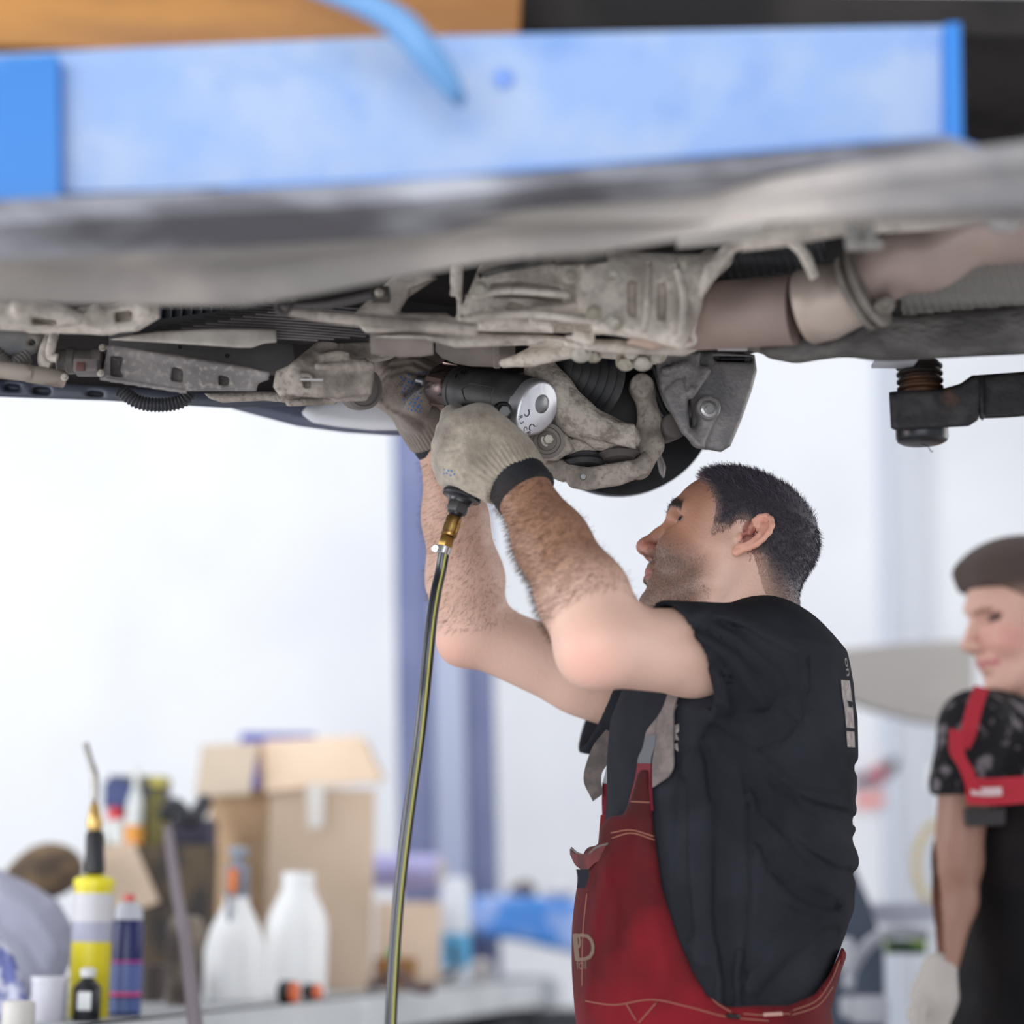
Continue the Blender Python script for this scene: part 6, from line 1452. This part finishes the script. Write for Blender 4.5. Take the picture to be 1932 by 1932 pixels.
def y_over(p):
    t = rbox(p, (cxY + .01, 3.75, 1.14), (.136, .18, .22), .11)
    t = smin(smax(t, p[:, 2] - P(1900, 1500, 3.62)[2], .006), rbox(p, (cxY, 3.75, .84), (.15, .185, .17), .12), .03)
    for s_ in (-1, 1):
        t = smin(t, smax(chain(p, [(cxY, 3.75 + s_ * .10, .75), (cxY, 3.75 + s_ * .13, .08)], [.105, .085], .02), .03 - p[:, 2], .005), .03)
    return t.astype(np.float32)
sdf_obj('overalls', y_over, (cxY - .25, 3.45, .0), (cxY + .25, 4.05, 1.40), .009, blk2, yp)
rs = mat('red_strap_far', (.42, .015, .03), .8)
bY = bvh_of(yp.children[2]) if False else None
def yrib(name, pts, hw, m_, th=.006): ribbon(name, pts, hw, th, m_, yp)
yrib('brace_strap', [P(1852, 1298, 3.510), P(1840, 1330, 3.490), P(1826, 1385, 3.485), P(1815, 1410, 3.480)], [P(13, 3, 3.5) - P(0, 0, 3.5)] * 4, rs)
yrib('brace_strap', [P(1806, 1378, 3.470), P(1806, 1420, 3.470), P(1822, 1450, 3.470), P(1838, 1490, 3.480)], [P(13, 3, 3.5) - P(0, 0, 3.5)] * 4, rs)
yrib('bib_band', [P(1822, 1492, 3.505), P(1870, 1494, 3.495), P(1932, 1490, 3.495), P(1980, 1486, 3.510)], [P(0, 22, 3.5) - P(0, 0, 3.5)] * 4, rs, .012)
ribbon('label', [P(1832, 1492, 3.480), P(1862, 1494, 3.480), P(1890, 1493, 3.480)], [P(0, 7, 3.5) - P(0, 0, 3.5)] * 3, .004, mat('lab_pink', (.62, .45, .46), .6), yp)
prism('pocket', [(1824, 1524), (1898, 1524), (1896, 1556), (1828, 1558)], 3.535, .03, mat('pocket_grey', (.035, .03, .032), .8), yp, .004)
def y_hand(p):
    w = P(1772, 1832, 3.56); d = cap(p, w, P(1765, 1872, 3.55), .030, .038)
    d = smin(d, ell(p, P(1760, 1895, 3.55), (.034, .026, .045)), .015)
    for i, (dx, dy, L1) in enumerate(((-22, 12, .8), (-9, 20, 1.0), (5, 20, .98), (17, 12, .8))):
        b = P(1760 + dx * .8, 1912, 3.55); m2 = P(1758 + dx, 1912 + 34 * L1, 3.545); t2 = P(1764 + dx, 1912 + 60 * L1, 3.56)
        d = smin(d, chain(p, [b, m2, t2], [.0125, .0115, .010], .006), .006)
    d = smin(d, chain(p, [P(1740, 1880, 3.53), P(1728, 1915, 3.51), P(1732, 1945, 3.51)], [.015, .0135, .011], .006), .010)
    return d.astype(np.float32)
sdf_obj('glove', y_hand, P(1760, 1900, 3.55) - .13, P(1760, 1900, 3.55) + .13, .004, mat('glove_pale', (.48, .43, .40), .9), yp)
def y_hand2(p):
    w = ywr2; d = cap(p, w, w + np.array([-.005, 0, -.04]), .030, .036); d = smin(d, ell(p, w + np.array([-.01, 0, -.07]), (.036, .024, .04)), .015)
    for i, dx in enumerate((-.026, -.010, .006, .021)):
        b = w + np.array([dx - .01, 0, -.09]); d = smin(d, chain(p, [b, b + np.array([0, .004, -.035]), b + np.array([.008, .0, -.065])], [.0125, .0115, .010], .006), .006)
    d = smin(d, chain(p, [w + np.array([-.04, 0, -.055]), w + np.array([-.055, -.004, -.085]), w + np.array([-.052, -.004, -.11])], [.014, .0125, .0105], .006), .010)
    return d.astype(np.float32)
sdf_obj('glove', y_hand2, ywr2 - .17, ywr2 + .08, .004, mat('glove_pale'), yp)
for s_ in (-1, 1):
    def yboot(p, s_=s_): return smax(smin(rbox(p, (cxY - .05, 3.75 + s_ * .13, .045), (.14, .05, .045), .035), cap(p, (cxY, 3.75 + s_ * .13, .05), (cxY, 3.75 + s_ * .13, .12), .055, .055), .03), -p[:, 2], .002).astype(np.float32)
    sdf_obj('boot', yboot, (cxY - .22, 3.75 + s_ * .13 - .09, -.02), (cxY + .12, 3.75 + s_ * .13 + .09, .2), .01, box_b, yp)
# ---- prints and stitching on the mechanic's clothes
bvs = bvh_of(sh); bvo = bvh_of(ov)
pr_ = mat('print_grey', (.36, .31, .29), .8, col2=(.22, .19, .18), scale=90)
def shirt_text(s_, px, size, rot, sx=1.0, Yd=2.75, right=None, up=(0, 0, 1), m_=pr_, b=None, dirv=None, name='print', par=mech):
    r_ = Vector(right); u_ = Vector(up); a = math.radians(rot); rr = r_ * math.cos(a) + u_ * math.sin(a); uu = -r_ * math.sin(a) + u_ * math.cos(a)
    return text_on(name, s_, px, Yd, size, b or bvs, m_, par, rr, uu, .0012, dirv, sx)
# big lettering across the back, only its end seen round the edge
for ch, py, sz in (('on', 1260, .024),):
    shirt_text(ch, (1590, py), sz, -80, 1.0, 2.70, (0.55, .83, 0), (0, 0, 1), dirv=(-.2, 1, .05))
def patch_on(name, px, m_, b, parent, off=.0032, grid=6, amp=0):
    """a printed shape laid on cloth: outline in frame pixels, dropped on the surface"""
    bm = bmesh.new(); x0 = min(p_[0] for p_ in px); x1 = max(p_[0] for p_ in px); y0 = min(p_[1] for p_ in px); y1 = max(p_[1] for p_ in px)
    f = bm.faces.new([bm.verts.new((a, -b_, 0)) for a, b_ in px]); bmesh.ops.triangulate(bm, faces=[f])
    for _ in range(3):
        ed = [e for e in bm.edges if e.calc_length() > grid]
        if ed: bmesh.ops.subdivide_edges(bm, edges=ed, cuts=1)
    for v in bm.verts:
        dv = (V(P(v.co.x, -v.co.y, 2.7)) - V(CAM)).normalized(); hit = b.ray_cast(V(CAM), dv)[0]
        if hit is None: hit = V(P(min(v.co.x, 1606), -v.co.y, 2.74))
        v.co = hit - dv * off
    return bm_link(name, bm, m_, parent, smooth=False)
patch_on('print', [(1587, 1283), (1603, 1284), (1608, 1320), (1612, 1374), (1597, 1373), (1594, 1340), (1589, 1310)], pr_, bvs, mech)
patch_on('print', [(1597, 1379), (1612, 1381), (1613, 1410), (1599, 1409)], pr_, bvs, mech)
patch_on('print_gap', [(1600, 1322), (1611, 1324), (1612, 1335), (1602, 1334)], fab, bvs, mech, .0040)
patch_on('print', [(1272, 1368), (1281, 1366), (1281, 1380), (1276, 1384), (1281, 1396), (1270, 1396)], pr_, bvs, mech)
patch_on('print', [(1268, 1404), (1278, 1402), (1280, 1418), (1272, 1412)], pr_, bvs, mech)
lg = mat('logo_tan', (.16, .10, .07), .8)
shirt_text('D', (1103, 1790), .050, 6, .75, 2.7, (1, -.35, 0), m_=lg, b=bvo, name='logo')
shirt_text('P', (1089, 1790), .050, 6, .45, 2.75, (1, -.9, 0), m_=lg, b=bvo, name='logo')
shirt_text('foil', (1097, 1820), .018, 4, .55, 2.7, (1, -.5, 0), m_=lg, b=bvo, name='logo')
# stitching as thin raised thread lines
thr = mat('thread_tan', (.30, .12, .08), .8)
def stitch(pts, b, m_=thr, r=.0007, off=.0008, Yd=2.7):
    out = []
    for q_ in spline([np.array((x, y, 0.)) for x, y in pts], 12):
        dv = (V(P(q_[0], q_[1], Yd)) - V(CAM)).normalized(); hit = b.ray_cast(V(CAM), dv)[0]
        if hit is not None: out.append(np.array(hit - dv * off))
    if len(out) > 3: tube('stitching', out, r, m_, mech, 5, 1)
for pts in ([(1100, 1888), (1160, 1896), (1230, 1886), (1300, 1900), (1370, 1918), (1450, 1926)], [(1150, 1572), (1190, 1566), (1234, 1578)], [(1152, 1582), (1192, 1572), (1235, 1585)], [(1188, 1512), (1226, 1514)],
            [(1242, 1600), (1256, 1690), (1284, 1775), (1312, 1838), (1345, 1886), (1380, 1910)], [(1108, 1680), (1100, 1760), (1098, 1860)], [(1180, 1892), (1200, 1925)], [(1240, 1890), (1205, 1930)],
            [(1492, 1908), (1540, 1888), (1568, 1850), (1584, 1812)], [(1490, 1916), (1542, 1898), (1572, 1862)], [(1400, 1912), (1440, 1915), (1490, 1912)]):
    stitch(pts, bvo)
bl_patch = mat('belt_label', (.45, .25, .2), .7)
patch_on('label', [(1440, 1911), (1476, 1909), (1477, 1916), (1441, 1918)], bl_patch, bvo, mech)
tube('side_button', [P(1372, 1916, 2.62), P(1384, 1917, 2.615), P(1394, 1918, 2.62)], .003, mat('button_dark', (.03, .03, .03), .35, .7), mech, 8)
for _o in scn.objects:
    if _o.type == 'MESH' and _o.data.materials and _o.data.materials[0] is None:
        pass
